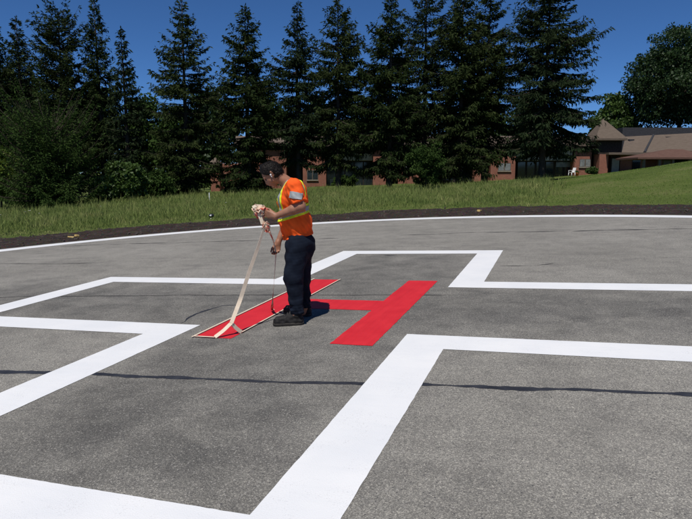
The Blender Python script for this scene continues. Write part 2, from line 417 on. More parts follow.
L1, L2, L3 = .0016, .0034, .005
def flat(name, pts, z, m, label=None):
    me = bpy.data.meshes.new(name); me.from_pydata([(x, y, z) for x, y in pts], [], [tuple(range(len(pts)))])
    o = link(name, me, m, pad)
    if label: o["label"] = label
    return o
rl = np.random.default_rng(21)
def wavy(pts, closed=True, step=.05, amp=.004):
    out = []
    n = len(pts)
    for i in range(n):
        a, b = np.array(pts[i], float), np.array(pts[(i + 1) % n], float)
        k = max(1, int(np.linalg.norm(b - a) / step)); nrm = np.array([-(b - a)[1], (b - a)[0]]) / (np.linalg.norm(b - a) + 1e-9)
        for j in range(k):
            out.append(a + (b - a) * j / k + (nrm * rl.normal() * amp if j else 0))
    return out
hA, hL, hB = .7438 * CAM_H, 2.769 * CAM_H, .2729 * CAM_H
def cross_poly(a, l):
    return [(-a, -l), (a, -l), (a, -a), (l, -a), (l, a), (a, a), (a, l), (-a, l), (-a, a), (-l, a), (-l, -a), (-a, -a)]
inn, out = cross_poly(hA, hL), cross_poly(hA + hB, hL + hB)
bm = bmesh.new()
wi, wo_ = [], []
for k in range(12):
    for P, W in ((inn, wi), (out, wo_)):
        a, b = np.array(P[k]), np.array(P[(k + 1) % 12]); nrm = np.array([-(b - a)[1], (b - a)[0]]); nrm = nrm / np.linalg.norm(nrm)
        seg = []
        for j in range(60): seg.append(a + (b - a) * j / 60 + (nrm * rl.normal() * .0012 if j else 0))
        W += seg
vi = [bm.verts.new((p[0], p[1], L2)) for p in wi]; vo = [bm.verts.new((p[0], p[1], L2)) for p in wo_]
n = len(vi)
for i in range(n): bm.faces.new((vi[i], vi[(i + 1) % n], vo[(i + 1) % n], vo[i]))
bmesh.ops.recalc_face_normals(bm, faces=bm.faces)
me = bpy.data.meshes.new("cross_marking"); bm.to_mesh(me); bm.free()
link("cross_marking", me, M_WHITE, pad)["label"] = "white painted cross outline around the red H"
V, F = radial(np.array([R_LINE - .36, R_LINE + .26]), 720, lambda x, y, r, a: x * 0 + L2, (0, 0))
V[:, :2] *= (1 + rl.normal(size=(len(V), 1)) * .0003)
link("circle_marking", mesh_np("circle_marking", V, F), M_WHITE, pad)["label"] = "white painted circle near the pad's rim"
hw, hh, hs, cb = .6034 * CAM_H, 1.0243 * CAM_H, .2665 * CAM_H, .3245 * CAM_H / 2
Hp = [(-hw, -hh), (-hw + hs, -hh), (-hw + hs, -cb), (hw - hs, -cb), (hw - hs, -hh), (hw, -hh), (hw, hh), (hw - hs, hh), (hw - hs, cb), (-hw + hs, cb), (-hw + hs, hh), (-hw, hh)]
flat("letter_marking", wavy(Hp, amp=.0025), L2, M_RED, "red painted letter H in the middle of the cross")
def line_strip(name, pix, w, z, m, amp=.01, step=.06, label=None, wvar=.35):
    pts = [uv_of(*gpix(*p)) for p in pix]; P = []
    for a, b in zip(pts[:-1], pts[1:]):
        k = max(1, int(np.linalg.norm(b - a) / step)); P += [a + (b - a) * j / k for j in range(k)]
    P.append(pts[-1]); P = np.array(P); n = len(P)
    d = np.gradient(P, axis=0); d /= np.linalg.norm(d, axis=1)[:, None] + 1e-9; nr = np.stack([-d[:, 1], d[:, 0]], 1)
    wob = np.convolve(rl.normal(size=n + 8), np.ones(9) / 9, 'valid')[:n] * amp * 2.5
    wid = w * (1 + wvar * np.convolve(rl.normal(size=n + 4), np.ones(5) / 5, 'valid')[:n] * 2)
    wid = np.clip(wid, w * .3, w * 2); wid[:3] *= [.2, .6, .9]; wid[-3:] *= [.9, .6, .2]
    A = P + nr * (wob + wid / 2)[:, None]; B = P + nr * (wob - wid / 2)[:, None]
    Vv = np.concatenate([np.c_[A, np.full(n, z)], np.c_[B, np.full(n, z)]])
    Ff = np.array([(i, n + i, n + i + 1, i + 1) for i in range(n - 1)])
    o = link(name, mesh_np(name, Vv, Ff), m, pad)
    if label: o["label"] = label
    return o
line_strip("crack_seal", [(-60, 370), (0, 372), (60, 373), (100, 374.8), (170, 377), (230, 380), (300, 382.3), (350, 383), (420, 384.5), (480, 387), (560, 390), (620, 391.7), (692, 395), (760, 398)], .064, L1, M_TAR, .010, .045, "black tar sealed crack running across the pad")
line_strip("joint_line", [(-40, 298.5), (0, 297.5), (35, 296.3), (130, 296), (200, 295.2), (310, 295), (360, 295.3), (420, 294.8), (446, 295.2)], .035, L1, M_JOINT, .01)
line_strip("crack", [(180, 324), (187, 318.5), (193, 315.6), (197, 313.5), (209, 309.5), (222, 305.6), (241, 305)], .045, L1, M_TAR, .012, .05)
line_strip("joint_line", [(-30, 264), (0, 263.6), (60, 264), (92, 262.8)], .05, L1, M_JOINT, .012)
line_strip("joint_line", [(60, 246.5), (110, 244.4), (160, 243), (230, 241.2), (285, 240), (340, 238)], .06, L1, M_JOINT, .02, wvar=.6)
line_strip("joint_line", [(400, 235.5), (470, 232.6), (520, 232), (565, 231.3)], .07, L1, M_JOINT, .02, wvar=.6)
line_strip("joint_line", [(572, 231.2), (600, 230.2), (650, 229.4), (720, 228)], .10, L1, M_JOINT, .02, wvar=.6)
line_strip("crack", [(500, 266), (528, 266), (545, 264.3), (552, 263)], .03, L1, M_JOINT, .02, wvar=.6)
line_strip("crack", [(384, 254.9), (390, 255.6), (397, 255.2)], .06, L1, M_TAR, .01)

# stones lying in the verge (uncountable)
def icos(r, nseed=0):
    bm = bmesh.new(); bmesh.ops.create_icosphere(bm, subdivisions=1, radius=1)
    V = np.array([v.co for v in bm.verts]); F = np.array([[v.index for v in f.verts] for f in bm.faces]); bm.free(); return V, F
IV, IF = icos(1)
ns = 3200
a = rng.uniform(0.05 * math.pi, .95 * math.pi, ns); r = rng.uniform(13.6, 17.6, ns)
sx = PADC[0] + r * np.cos(a); sy = PADC[1] + r * np.sin(a); sz = zplane(sx, sy) + .015
sc = np.clip(rng.lognormal(math.log(.020), .5, ns), .008, .07)
V = (IV[None] * (1 + .25 * rng.normal(size=(ns, len(IV), 1)).clip(-1, 1)) * (sc[:, None, None] * rng.uniform(.5, 1.1, (ns, 1, 3)))) + np.stack([sx, sy, sz], 1)[:, None]
F = (IF[None] + (np.arange(ns) * len(IV))[:, None, None]).reshape(-1, 3)
tag(link("gravel", mesh_np("gravel", V.reshape(-1, 3), F), M_STONE), "loose stones scattered over the dark soil verge", kind="stuff")

# ------------------------------------------------------------------ grass
def blades(n, x, y, hgt, wid, lean, mtl, name, label):
    az = rng.uniform(0, 2 * math.pi, n); ln = rng.uniform(0, 1, n) ** 1.5 * lean
    la = rng.uniform(0, 2 * math.pi, n)
    z = zland(x, y) - .02
    wv = np.stack([np.cos(az), np.sin(az), 0 * az], 1) * (wid / 2)[:, None]
    base = np.stack([x, y, z], 1)
    ld = np.stack([np.cos(la), np.sin(la), 0 * la], 1)
    m1 = base + np.stack([0 * x, 0 * x, hgt * .55], 1) + ld * (hgt * ln * .35)[:, None]
    tip = base + np.stack([0 * x, 0 * x, hgt * (1 - .3 * ln ** 2)], 1) + ld * (hgt * ln)[:, None]
    V = np.stack([base - wv, base + wv, m1 + wv * .8, m1 - wv * .8, tip], 1).reshape(-1, 3)
    k = (np.arange(n) * 5)[:, None]
    T = np.concatenate([k + [0, 1, 2], k + [0, 2, 3], k + [3, 2, 4]])
    return tag(link(name, mesh_np(name, V, T), mtl), label, kind="stuff")
def field(n, y0, y1, pw=1.0):
    y = y0 + (y1 - y0) * rng.uniform(0, 1, n) ** pw
    x = rng.uniform(-1, 1, n) * (.66 * y + 3)
    r = np.hypot(x - PADC[0], y - PADC[1]); k = r > 17.35 + .28 * EDGE(x, y) + .12 * rng.normal(size=n)
    return x[k], y[k], r[k]
CLN = SinNoise(31, 1.6, 14); CLN2 = SinNoise(32, 5.5, 12)
x, y, r = field(290000, 12, 52, 1.15)
bound = .336 * y + .5 * CLN(x, y)
k = x < bound; x, y, r, bd = x[k], y[k], r[k], bound[k]
dn = CLN(x, y) * .5 + CLN2(x, y) * .5
k = rng.uniform(0, 1, len(x)) < .72 + .3 * dn; x, y, r, dn, bd = x[k], y[k], r[k], dn[k], bd[k]
hg = (.10 + .26 * sstep(17.6, 22, r) * (1 + .45 * dn) + .08 * sstep(30, 40, r)) * rng.uniform(.55, 1.25, len(x)) * np.where(rng.uniform(0, 1, len(x)) < .05, 1.7, 1.0)
hg = np.clip(hg, .06, .9)
blades(len(x), x, y, hg, rng.uniform(.012, .026, len(x)) * (1 + r / 60), .75, M_GRASS, "meadow_grass", "tall unmown meadow grass between verge and trees")
x, y, r = field(150000, 12, 62, 1.0)
k = x > .336 * y - .3; x, y, r = x[k], y[k], r[k]
blades(len(x), x, y, rng.uniform(.03, .085, len(x)), rng.uniform(.015, .03, len(x)), .9, M_MOWN, "mown_grass", "short mown grass on the bank below the brick building")

# ------------------------------------------------------------------ trees
def kites(P, D, Ln, Wd, roll):
    D = D / (np.linalg.norm(D, axis=1)[:, None] + 1e-9)
    A = np.cross(D, np.array([0, 0, 1.])); A /= np.linalg.norm(A, axis=1)[:, None] + 1e-6
    B = np.cross(D, A)
    W = A * np.cos(roll)[:, None] + B * np.sin(roll)[:, None]
    p0 = P; p1 = P + D * (Ln * .45)[:, None] + W * (Wd / 2)[:, None]; p3 = P + D * (Ln * .45)[:, None] - W * (Wd / 2)[:, None]
    p2 = P + D * Ln[:, None]; p2[:, 2] -= Ln * .12
    V = np.stack([p0, p1, p2, p3], 1).reshape(-1, 3)
    return V, np.arange(len(V)).reshape(-1, 4)
def limbs_mesh(name, segs, trunk, n=5):
    """segs: list of (pts, radii)"""
    m = MB()
    m.tube(trunk[0], trunk[1], 9)
    for p, r in segs: m.tube(p, r, n, cap=False)
    me = bpy.data.meshes.new(name); me.from_pydata(m.v, [], m.f)
    me.polygons.foreach_set("use_smooth", [True] * len(me.polygons)); return me
def spruce(seed, h, rmax, base, top_e=38, low_e=-16, hang=1.0, spacing=.56, power=.85, sparse=1.0, shape='cone', spray=1.0):
    g = np.random.default_rng(seed)
    P, D, Ln, segs = [], [], [], []
    z = base
    while z < h - .25:
        t = (z - base) / (h - base)
        if shape == 'cone': prof = min(1.0, 2.1 * (1 - t) ** power) * (.8 + .2 * min(1, t / .15))
        else: prof = max(0.0, 1 - (abs(t - .45) / .58) ** 2.3) ** .6
        nb = int(round((6.0 + 2.4 * (1 - t)) * sparse * (1.3 if t < .55 else 1.0))) if t < .9 else 4
        wh = g.uniform(.78, 1.14)
        for _ in range(nb):
            L = max(.22, rmax * prof * wh * g.uniform(.72, 1.15)); az = g.uniform(0, 2 * math.pi); zb = z + g.uniform(-.13, .13)
            e = math.radians(low_e + (top_e - low_e) * t ** 1.3 + g.normal() * 5)
            s = np.linspace(0, 1, 6)
            hx = np.array([math.cos(az), math.sin(az), 0])
            zz = L * (math.tan(e) * s - .34 * s ** 2 * (1 - .6 * t) + .30 * s ** 4)
            path = hx[None] * (L * s * math.cos(e * .5))[:, None] + np.stack([0 * s, 0 * s, zb + zz], 1)
            if L > .5: segs.append((path[::2] if L < 1.6 else path, np.linspace(.012 + .014 * L, .006, 3 if L < 1.6 else 6)))
            nt = max(4, int(L / (.14 if L > 1 else .11)))
            st = np.sort(g.uniform(.12, 1.0, nt)); st[-1] = 1.0
            pos = np.stack([np.interp(st, s, path[:, i]) for i in range(3)], 1)
            tang = np.array([hx[0], hx[1], math.tan(e) * .5 - .1])
            side = np.array([-hx[1], hx[0], 0])
            for sg in (-1, 1, 0):
                if sg == 0:
                    lt = g.uniform(.16, .42, nt) * hang * (.5 + .5 * min(1, L / 2)); dv = hx[None] * .3 + g.normal(size=(nt, 3)) * .18 + np.array([0, 0, -1.0 + .9 * t])
                else:
                    lt = np.minimum(.34 * L * (1.12 - st), .8) + .10
                    dv = tang[None] * .75 + side[None] * sg * .8 + np.array([0, 0, -.2 + .3 * t]) + g.normal(size=(nt, 3)) * .13
                dv /= np.linalg.norm(dv, axis=1)[:, None]
                ms = np.maximum(1, np.ceil(lt / .18).astype(int))
                idx = np.repeat(np.arange(nt), ms)
                fr = np.concatenate([(np.arange(m) + g.uniform(.0, .6)) / m for m in ms])
                q = pos[idx] + dv[idx] * (lt[idx] * fr)[:, None]; q[:, 2] -= .25 * (lt[idx] * fr) ** 2
                P.append(q); D.append(dv[idx] + g.normal(size=(len(idx), 3)) * .3 + np.array([0, 0, -.25 * hang * (1 - t)])); Ln.append(g.uniform(.15, .30, len(idx)))
        z += spacing * g.uniform(.75, 1.25) * (1 - .35 * t)
    # leader
    nl = 26; zz = g.uniform(h - .9, h - .05, nl); P.append(np.stack([g.normal(size=nl) * .02, g.normal(size=nl) * .02, zz], 1))
    D.append(np.stack([g.normal(size=nl), g.normal(size=nl), np.full(nl, 1.4)], 1)); Ln.append(g.uniform(.15, .3, nl))
    P, D, Ln = np.concatenate(P), np.concatenate(D), np.concatenate(Ln) * spray * 1.2
    V, F = kites(P, D, Ln, Ln * g.uniform(.26, .42, len(Ln)), g.uniform(0, math.pi, len(Ln)))
    tz = np.array([-.6, .0, .5, h * .3, h * .6, h * .99]); tr = np.array([.034, .026, .02, .015, .009, .001]) * h * .8
    bow = g.normal(size=(6, 2)) * .04
    trunk = ([(bow[i, 0], bow[i, 1], tz[i]) for i in range(6)], tr)
    return mesh_np("crown", V, F), limbs_mesh("trunk", segs, trunk, 4)
def leafball(seed, h, rx, rz, zc, n_cl, per, leaf, crad, trunk_r, lowcut=-.75, lump=.22):
    g = np.random.default_rng(seed)
    ln = SinNoise(seed + 500, 1.1, 12)
    d = g.normal(size=(n_cl, 3)); d /= np.linalg.norm(d, axis=1)[:, None]
    d = d[d[:, 2] > lowcut]; n = len(d)
    rad = g.uniform(.35, 1, n) ** .45 * (1 + lump * ln(d[:, 0], d[:, 1], d[:, 2]))
    c = d * rad[:, None] * np.array([rx, rx, rz]) + np.array([0, 0, zc])
    cr = crad * g.uniform(.6, 1.35, n)
    o = g.normal(size=(n, per, 3)); o /= np.linalg.norm(o, axis=2)[:, :, None]
    o *= (g.uniform(.2, 1, (n, per, 1)) ** .5) * np.array([1, 1, .7])
    pts = (c[:, None] + o * cr[:, None, None]).reshape(-1, 3)
    D = o.reshape(-1, 3) * .6 + g.normal(size=(n * per, 3)) * .7 + np.array([0, 0, -.35])
    L = leaf * g.uniform(.6, 1.3, n * per)
    V, F = kites(pts, D, L, L * g.uniform(.6, .9, len(L)), g.uniform(0, math.pi, len(L)))
    segs = []
    for i in g.choice(n, min(n, 46), replace=False):
        s0 = np.array([0, 0, max(.2, zc - rz * g.uniform(.35, .9))]); md = (s0 + c[i]) / 2 + np.array([0, 0, .08 * rz])
        segs.append(([s0, md, c[i]], [trunk_r * .4, trunk_r * .22, .012]))
    trunk = ([(0, 0, -.5), (0, 0, .1), (.03, .02, zc * .5), (0, 0, zc + rz * .3)], [trunk_r * 1.5, trunk_r, trunk_r * .75, trunk_r * .25])
    return mesh_np("crown", V, F), limbs_mesh("trunk", segs, trunk, 5)
def plant_tree(name, crown, trunk, m, x, y, rot, label, cat, group=None, scale=(1, 1, 1), dz=0):
    o = empty(name, (x, y, float(zland(x, y)) + dz), label, cat, group); o.rotation_euler = (0, 0, rot); o.scale = scale
    c = link("crown", crown, m, o); t = link("trunk", trunk, M_BARK, o); return o
GS = "tall spruces in a row behind the meadow"
# (sight x, top y, depth, crown half width in picture px, foliage starts at y, label, options)
SPR = [
 (-8, 14, 52, 20, 196, "tall dark spruce cut off by the picture's edge", dict(low_e=-12)),
 (16, 15, 55, 19, 196, "dark spruce beside the broad round-topped conifer, its tip at the same height", dict(low_e=-10, power=.75)),
 (57, 10, 53, 26, 188, "broad conifer with a wide rounded top among pointed spruces", dict(shape='round', low_e=5, top_e=45, hang=.5, sparse=1.1)),
 (94, -1, 54, 19, 192, "pointed spruce with upswept tips rising beside the broad round-topped conifer", dict(low_e=-4, top_e=45, power=.8, sparse=.95)),
 (121, 27, 51, 16, 193, "slim shorter spruce, lowest tip of the row, beside a wide gap of sky", dict(low_e=-8, power=.85, sparse=.9)),
 (181, -3, 52, 30, 188, "tall spruce with long level boughs between two wide gaps of sky", dict(low_e=-8, top_e=22, power=.72, sparse=.9, hang=.7, spacing=.66)),
 (245, 5, 52, 28, 186, "full spruce standing behind the worker's head", dict(low_e=-14, top_e=30, power=.72, hang=1.1)),
 (297, 3, 53, 25, 158, "narrow spire-topped spruce just past the worker's back", dict(low_e=-18, power=.9, sparse=.85)),
 (338, -2, 53, 27, 158, "dense spruce with short shaggy boughs above the brick bay and glazed recess", dict(low_e=-18, power=.75, sparse=1.0, hang=1.2)),
 (391, -4, 52, 30, 166, "thick shaggy spruce rising behind the roadside leafy bush", dict(low_e=-16, power=.75, hang=1.2)),
 (427, -22, 55, 32, 172, "thin see-through spruce with its tip out of the picture", dict(low_e=-16, power=.7, sparse=.62, hang=1.0)),
 (464, -18, 53, 30, 168, "bushy spruce in front of the small brick windows", dict(low_e=-18, power=.75, hang=1.2)),
 (491, -24, 54, 31, 152, "spruce crowded against the biggest spruce, with gaps showing sky", dict(low_e=-14, power=.75, sparse=.75)),
 (552, -40, 50, 39, 146, "biggest and widest spruce, spreading in front of the glazed entrance recess", dict(low_e=-16, top_e=28, power=.66, sparse=.95, hang=1.2, spacing=.62)),
]
for i, (px, ty, Y, hwpx, by, lab, opt) in enumerate(SPR):
    top = at(px, ty, Y); zb = float(zland(top[0], Y)); h = top[2] - zb
    rm = hwpx / FPX * Y * 1.16; opt['power'] = .9 + (opt.get('power', .85) - .75) * .8; base = max(.4, at(px, by, Y)[2] - zb)
    opt = dict(opt); cr, tk = spruce(100 + i, h, rm, base, **opt)
    plant_tree("spruce_tree", cr, tk, M_SPRUCE[i % 3], top[0], Y, 0, lab, "tree", GS)

# the big round maple beyond the building
def broadleaf(name, px, ty, by, wpx, Y, seed, m, label, cat, ncl=420, per=70, leaf=.34, cfrac=.22, group=None, low=-.75, lump=.22, tr=.02):
    b = at(px, by, Y); x = b[0]; zb = float(zland(x, Y)); top = at(px, ty, Y)[2]; h = top - zb
    cb_ = max(.15, b[2] - zb); rz = (h - cb_) / 2; rx = wpx / FPX * Y
    cr, tk = leafball(seed, h, rx * .86, rz * .86, cb_ + rz, ncl, per, leaf, min(rx, rz) * cfrac, h * tr, low, lump)
    return plant_tree(name, cr, tk, m, x, Y, 0, label, cat, group)
broadleaf("maple_tree", 678, 28, 138, 56, 92, 300, M_MAPLE, "big round leafy tree towering behind the long low roof", "tree", 760, 95, .34, .15, low=-.9)
broadleaf("leafy_tree", 612, 96, 150, 22, 98, 301, M_BUSH, "paler leafy tree peeping out between the biggest spruce and round tree", "tree", 160, 60, .5, .3)
GB = "leafy trees showing dimly through the gaps between spruces"
for j, (px, ty, w, Y, lab) in enumerate([
    (146, 96, 26, 88, "dim leafy tree filling the gap beside the spruce with level boughs, above its bushes"),
    (212, 84, 26, 86, "dim leafy tree behind the little square brick tower"),
    (272, 92, 22, 90, "dim leafy tree seen above the worker's head"),
    (316, 98, 20, 94, "dim leafy tree between the spire-topped spruce and the short-boughed spruce"),
    (366, 112, 18, 92, "dim low leafy tree between the short-boughed spruce and thick shaggy spruce"),
    (410, 84, 24, 95, "dim leafy tree behind the thin see-through spruce"),
    (478, 92, 28, 97, "dim leafy tree behind the bushy spruce by the brick windows"),
    (525, 96, 26, 93, "dim leafy tree showing beside the biggest spruce's inner boughs"),
    (176, 112, 22, 84, "dim leafy tree low behind the trunk of the spruce with level boughs"),
    (30, 70, 34, 80, "dim leafy tree behind the spruces at the picture's edge"),
    (90, 82, 30, 82, "dim leafy tree behind the upswept spruce"),
]):
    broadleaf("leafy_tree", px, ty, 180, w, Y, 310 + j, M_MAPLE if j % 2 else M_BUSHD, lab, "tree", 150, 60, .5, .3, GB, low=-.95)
# bushes at the meadow's back edge
jp = at(50, 128, 41); jz = float(zland(jp[0], 41))
cr, tk = spruce(230, jp[2] - jz, 3.5, .15, top_e=55, low_e=12, hang=.6, spacing=.24, power=.55, sparse=1.3, spray=.62)
plant_tree("juniper_bush", cr, tk, M_BUSHD, jp[0], 41, 0, "large sprawling dark feathery bush in front of the spruces", "bush")
broadleaf("lime_bush", 1, 140, 200, 17, 43, 331, M_LIME, "yellow-green leafy bush cut by the picture's edge", "bush", 150, 60, .2, .28, low=-.95, tr=.015)
broadleaf("leafy_bush", 128, 162, 198, 21, 44, 332, M_BUSH, "bright green leafy bush under the slim shorter spruce", "bush", 170, 60, .22, .26, low=-.95, lump=.3, tr=.015)
broadleaf("leafy_bush", 106, 176, 200, 13, 43, 333, M_BUSH, "low green bush beside the sprawling dark bush", "bush", 90, 50, .2, .3, low=-.95, lump=.3, tr=.015)
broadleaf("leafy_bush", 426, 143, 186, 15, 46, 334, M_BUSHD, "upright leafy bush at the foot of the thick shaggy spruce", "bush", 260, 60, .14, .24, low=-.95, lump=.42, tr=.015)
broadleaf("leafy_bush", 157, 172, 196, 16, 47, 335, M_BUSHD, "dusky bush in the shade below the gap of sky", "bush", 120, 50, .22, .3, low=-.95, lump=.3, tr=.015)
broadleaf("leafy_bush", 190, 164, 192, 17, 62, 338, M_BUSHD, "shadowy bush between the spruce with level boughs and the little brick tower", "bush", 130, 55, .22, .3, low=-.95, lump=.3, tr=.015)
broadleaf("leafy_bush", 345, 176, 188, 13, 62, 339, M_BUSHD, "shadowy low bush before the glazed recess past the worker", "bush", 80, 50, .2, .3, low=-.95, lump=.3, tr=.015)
broadleaf("clipped_bush", 592, 166.5, 176, 6.5, 66, 336, M_BUSH, "small rounded clipped bush against the brick wall", "bush", 90, 40, .16, .3, low=-.9, lump=.08, tr=.02)
broadleaf("leafy_bush", 236, 181, 192, 14, 60, 337, M_BUSH, "low sunlit bush beside the little square brick tower", "bush", 90, 50, .2, .3, low=-.95, lump=.3, tr=.015)

# ------------------------------------------------------------------ brick building behind the trees
BY = 72.0
o = at(430, 182, BY)
bld = empty("brick_building", (o[0], BY, float(zland(o[0], BY))), "long low red-brick building with brown roofs half hidden behind spruces", "building")
BO = np.array(bld.location)
def pq(px, py, Y): return at(px, py, Y) - BO
def prect(name, x0, y0, x1, y1, Y, dep, m, parent=None, down=0.0):
    """box whose front covers a sighted rectangle at depth Y"""
    a, b = pq(x0, y1, Y), pq(x1, y0, Y)
    return MB().box((a[0], Y - BO[1], a[2] - down), (b[0], Y - BO[1] + dep, b[2])).build(name, m, parent or bld)
prect("wall", 238, 144, 597, 190, 73.6, 8, M_SIDING_SHADE, down=2)
def roof(name, eave_l, eave_r, rid_l, rid_r, m, thick=.25, parent=None):
    e0, e1, r1, r0 = [pq(*p) for p in (eave_l, eave_r, rid_r, rid_l)]
    b2 = [2 * r0 - e0, 2 * r1 - e1]; b2[0][2] = e0[2]; b2[1][2] = e1[2]
    t = np.array([0, 0, thick])
    m_ = MB(); v = [e0, e1, r1, r0, b2[0], b2[1]]
    vv = [p for p in v] + [p - t for p in v]
    m_.add(vv, [(0, 1, 2, 3), (3, 2, 5, 4), (0, 6, 7, 1), (1, 7, 8, 2), (2, 8, 11, 5), (5, 11, 10, 4), (4, 10, 9, 3), (3, 9, 6, 0), (6, 9, 8, 7), (9, 10, 11, 8)])
    return m_.build(name, m, parent or bld)
roof("roof", (234, 144, 71.0), (598, 144, 71.0), (236, 136, 77), (598, 136, 77), M_SHINGLE)
BAYS = [(240, 262), (266, 286), (303, 326), (373, 386), (398, 424), (474, 487.5), (490, 516), (573, 592)]
for a, b in BAYS: prect("brick_bay", a, 150, b, 190, 71.6, 2.3, M_BRICK, down=1.5)
def window(x0, y0, x1, y1, Y, pane=M_BLIND, nm=1):
    fr = prect("window", x0, y0, x1, y1, Y, .12, M_FRAME)
    w = (x1 - x0) / nm
    for k in range(nm):
        prect("pane", x0 + k * w + .5, y0 + .6, x0 + (k + 1) * w - .5, y1 - .6, Y - .012, .06, pane, fr)
    s = prect("sill", x0 - .4, y1, x1 + .4, y1 + .6, Y - .1, .2, M_CONC, fr)
    return fr
window(478, 163, 486, 171, 71.54)
window(498, 163, 511, 171, 71.54, nm=2)
window(579.5, 159, 591, 167, 71.54, nm=2)
window(307, 170, 318, 180, 71.54, M_GLASS, 2)
window(405, 163, 417, 171, 71.54, nm=2)
for (a, b, n) in ((326.5, 372.5, 5), (424.5, 473.5, 5), (516.5, 572.5, 6)):
    prect("fascia", a, 150.5, b, 160.5, 72.0, 1.4, M_CONC)
    fr = prect("glazing", a, 160.5, b, 190, 73.0, .5, M_SIDING_SHADE, down=1)
    w = (b - a) / n
    for k in range(n):
        prect("pane", a + k * w + .5, 162, a + (k + 1) * w - .5, 188, 72.96, .02, M_GLASS, fr)
prect("blind", 556, 162, 571, 167, 72.9, .03, M_BLIND)
# square entrance tower with pyramid roof
def pyramid(name, x0, x1, ye, px, pyp, Y, m, depth=None, parent=None):
    a, b, t = pq(x0, ye, Y), pq(x1, ye, Y), pq(px, pyp, Y)
    w = depth or (b[0] - a[0]); y0 = Y - BO[1]
    ap = np.array([t[0], y0 + w / 2, t[2] + (t[2] - (CAM_H - BO[2])) * (w / 2) / Y])
    c = [(a[0], y0, a[2]), (b[0], y0, a[2]), (b[0], y0 + w, a[2]), (a[0], y0 + w, a[2])]
    lo = [(p[0], p[1], p[2] - .22) for p in c]
    return MB().add(lo + c + [ap], [(3, 2, 1, 0), (0, 1, 5, 4), (1, 2, 6, 5), (2, 3, 7, 6), (3, 0, 4, 7), (4, 5, 8), (5, 6, 8), (6, 7, 8), (7, 4, 8)]).build(name, m, parent or bld)
pyramid("tower_roof", 595.5, 627.5, 138.3, 610, 118.5, 69.6, M_SHINGLE)
prect("tower_recess", 598.3, 139.5, 622.5, 154.2, 70.3, 3.0, M_SIDING_SHADE)  # solid box, the recess's shade is put into its dark colour
prect("tower_wall", 598.3, 154.2, 608.6, 178, 70.2, 3.0, M_BRICK, down=1)
prect("wall", 592.2, 141, 598, 178, 71.9, 2, M_SIDING_SHADE, down=1)  # dark colour paints the shaded gap beside the tower
prect("canopy", 608.9, 152.4, 652, 154.6, 69.4, 2.6, M_SHINGLE)
prect("wall", 608.6, 154.6, 646, 178, 71.4, 1.5, M_BRICK, down=1)
prect("door_surround", 609.4, 156, 620.6, 178, 71.2, .15, M_SIDING_SHADE, down=.6)
dr = prect("door", 611, 158.6, 619.4, 178, 71.1, .08, M_DOOR, down=.5)
prect("handle", 617.6, 166.6, 618.3, 167.3, 71.0, .09, M_STEEL, dr)
prect("glazing", 631.5, 156, 641, 178, 71.3, .06, M_GLASS, down=.5)
roof("roof", (621.5, 153.2, 71.0), (760, 148.5, 65.0), (625.5, 136.6, 77.5), (760, 129.5, 71.0), M_SHINGLE, .3)
prect("wall", 646, 154, 760, 178, 71.7, 3, M_BRICK, down=1)
prect("upper_roof", 622, 127.5, 770, 140, 84.0, 8, M_FLATROOF, down=3)  # roof lying in shadow, the shadow put into its dark colour
v0, v1 = pq(644.5, 152.8, 69.86), pq(653.5, 135.6, 76.1)
MB().tube([v0 + [0, 0, .03], v1 + [0, 0, .03]], .16, 6).build("roof_valley", M_FLATROOF, bld)
for px, py, Y in ((631, 140.3, 75.4), (668, 137.8, 74.3)):
    c = pq(px, py, Y); MB().box(c - [.3, .25, .3], c + [.3, .25, .12]).build("roof_vent", M_FLATROOF, bld)
# little square tower far along the same building
pyramid("tower_roof", 207.8, 220, 163.4, 214, 157.3, 71.0, M_SHINGLE)
prect("tower_recess", 210.6, 164, 218.8, 173, 71.3, 1, M_SIDING_SHADE)  # no hollow here either, shade painted as a dark box
prect("tower_wall", 211, 173, 219.4, 192, 71.2, 1.1, M_BRICK, down=1.2)
prect("wall", 219.4, 163.5, 240, 192, 72.2, 3, M_BRICK, down=1.2)
# open pavilion in front
pv = at(668, 168, 62.0)
pav = empty("pavilion", (pv[0], 62.0, float(zland(pv[0], 62.0))), "low pavilion with a russet hipped roof beside the long brown roof", "pavilion")
PO = np.array(pav.location)
def hq(px, py, Y): return at(px, py, Y) - PO
a, b, t0, t1 = hq(638, 157.3, 60.0), hq(712, 157.3, 60.0), hq(667, 149.2, 62.5), hq(683, 149.2, 62.5)
y0, y1 = a[1], a[1] + 5.0; z0 = a[2]
c = [(a[0], y0, z0), (b[0], y0, z0), (b[0], y1, z0), (a[0], y1, z0)]
MB().add([(p[0], p[1], p[2] - .18) for p in c] + c + [t0, t1], [(3, 2, 1, 0), (0, 1, 5, 4), (1, 2, 6, 5), (2, 3, 7, 6), (3, 0, 4, 7), (4, 5, 9, 8), (5, 6, 9), (6, 7, 8, 9), (7, 4, 8)]).build("roof", M_SHINGLE2, pav)
for px in (644, 659.5, 673, 690, 707):
    q = hq(px, 158, 60.6); MB().box((q[0] - .12, q[1] - .12, -.4), (q[0] + .12, q[1] + .12, z0 - .1)).build("post", M_FRAME, pav)
q0, q1 = hq(646, 160, 63.5), hq(658, 160, 63.5); MB().box((q0[0], q0[1], -.4), (q1[0], q1[1] + .3, z0)).build("brick_panel", M_BRICK, pav)
q0, q1 = hq(664, 160, 63.5), hq(672, 160, 63.5); MB().box((q0[0], q0[1], -.4), (q1[0], q1[1] + .3, z0)).build("door", M_DOOR, pav)
q0, q1 = hq(674, 160, 63.5), hq(712, 160, 63.5); MB().box((q0[0], q0[1], -.4), (q1[0], q1[1] + .3, z0)).build("dark_opening", M_SIDING_SHADE, pav)  # dark panel paints the shade of the pavilion's openings

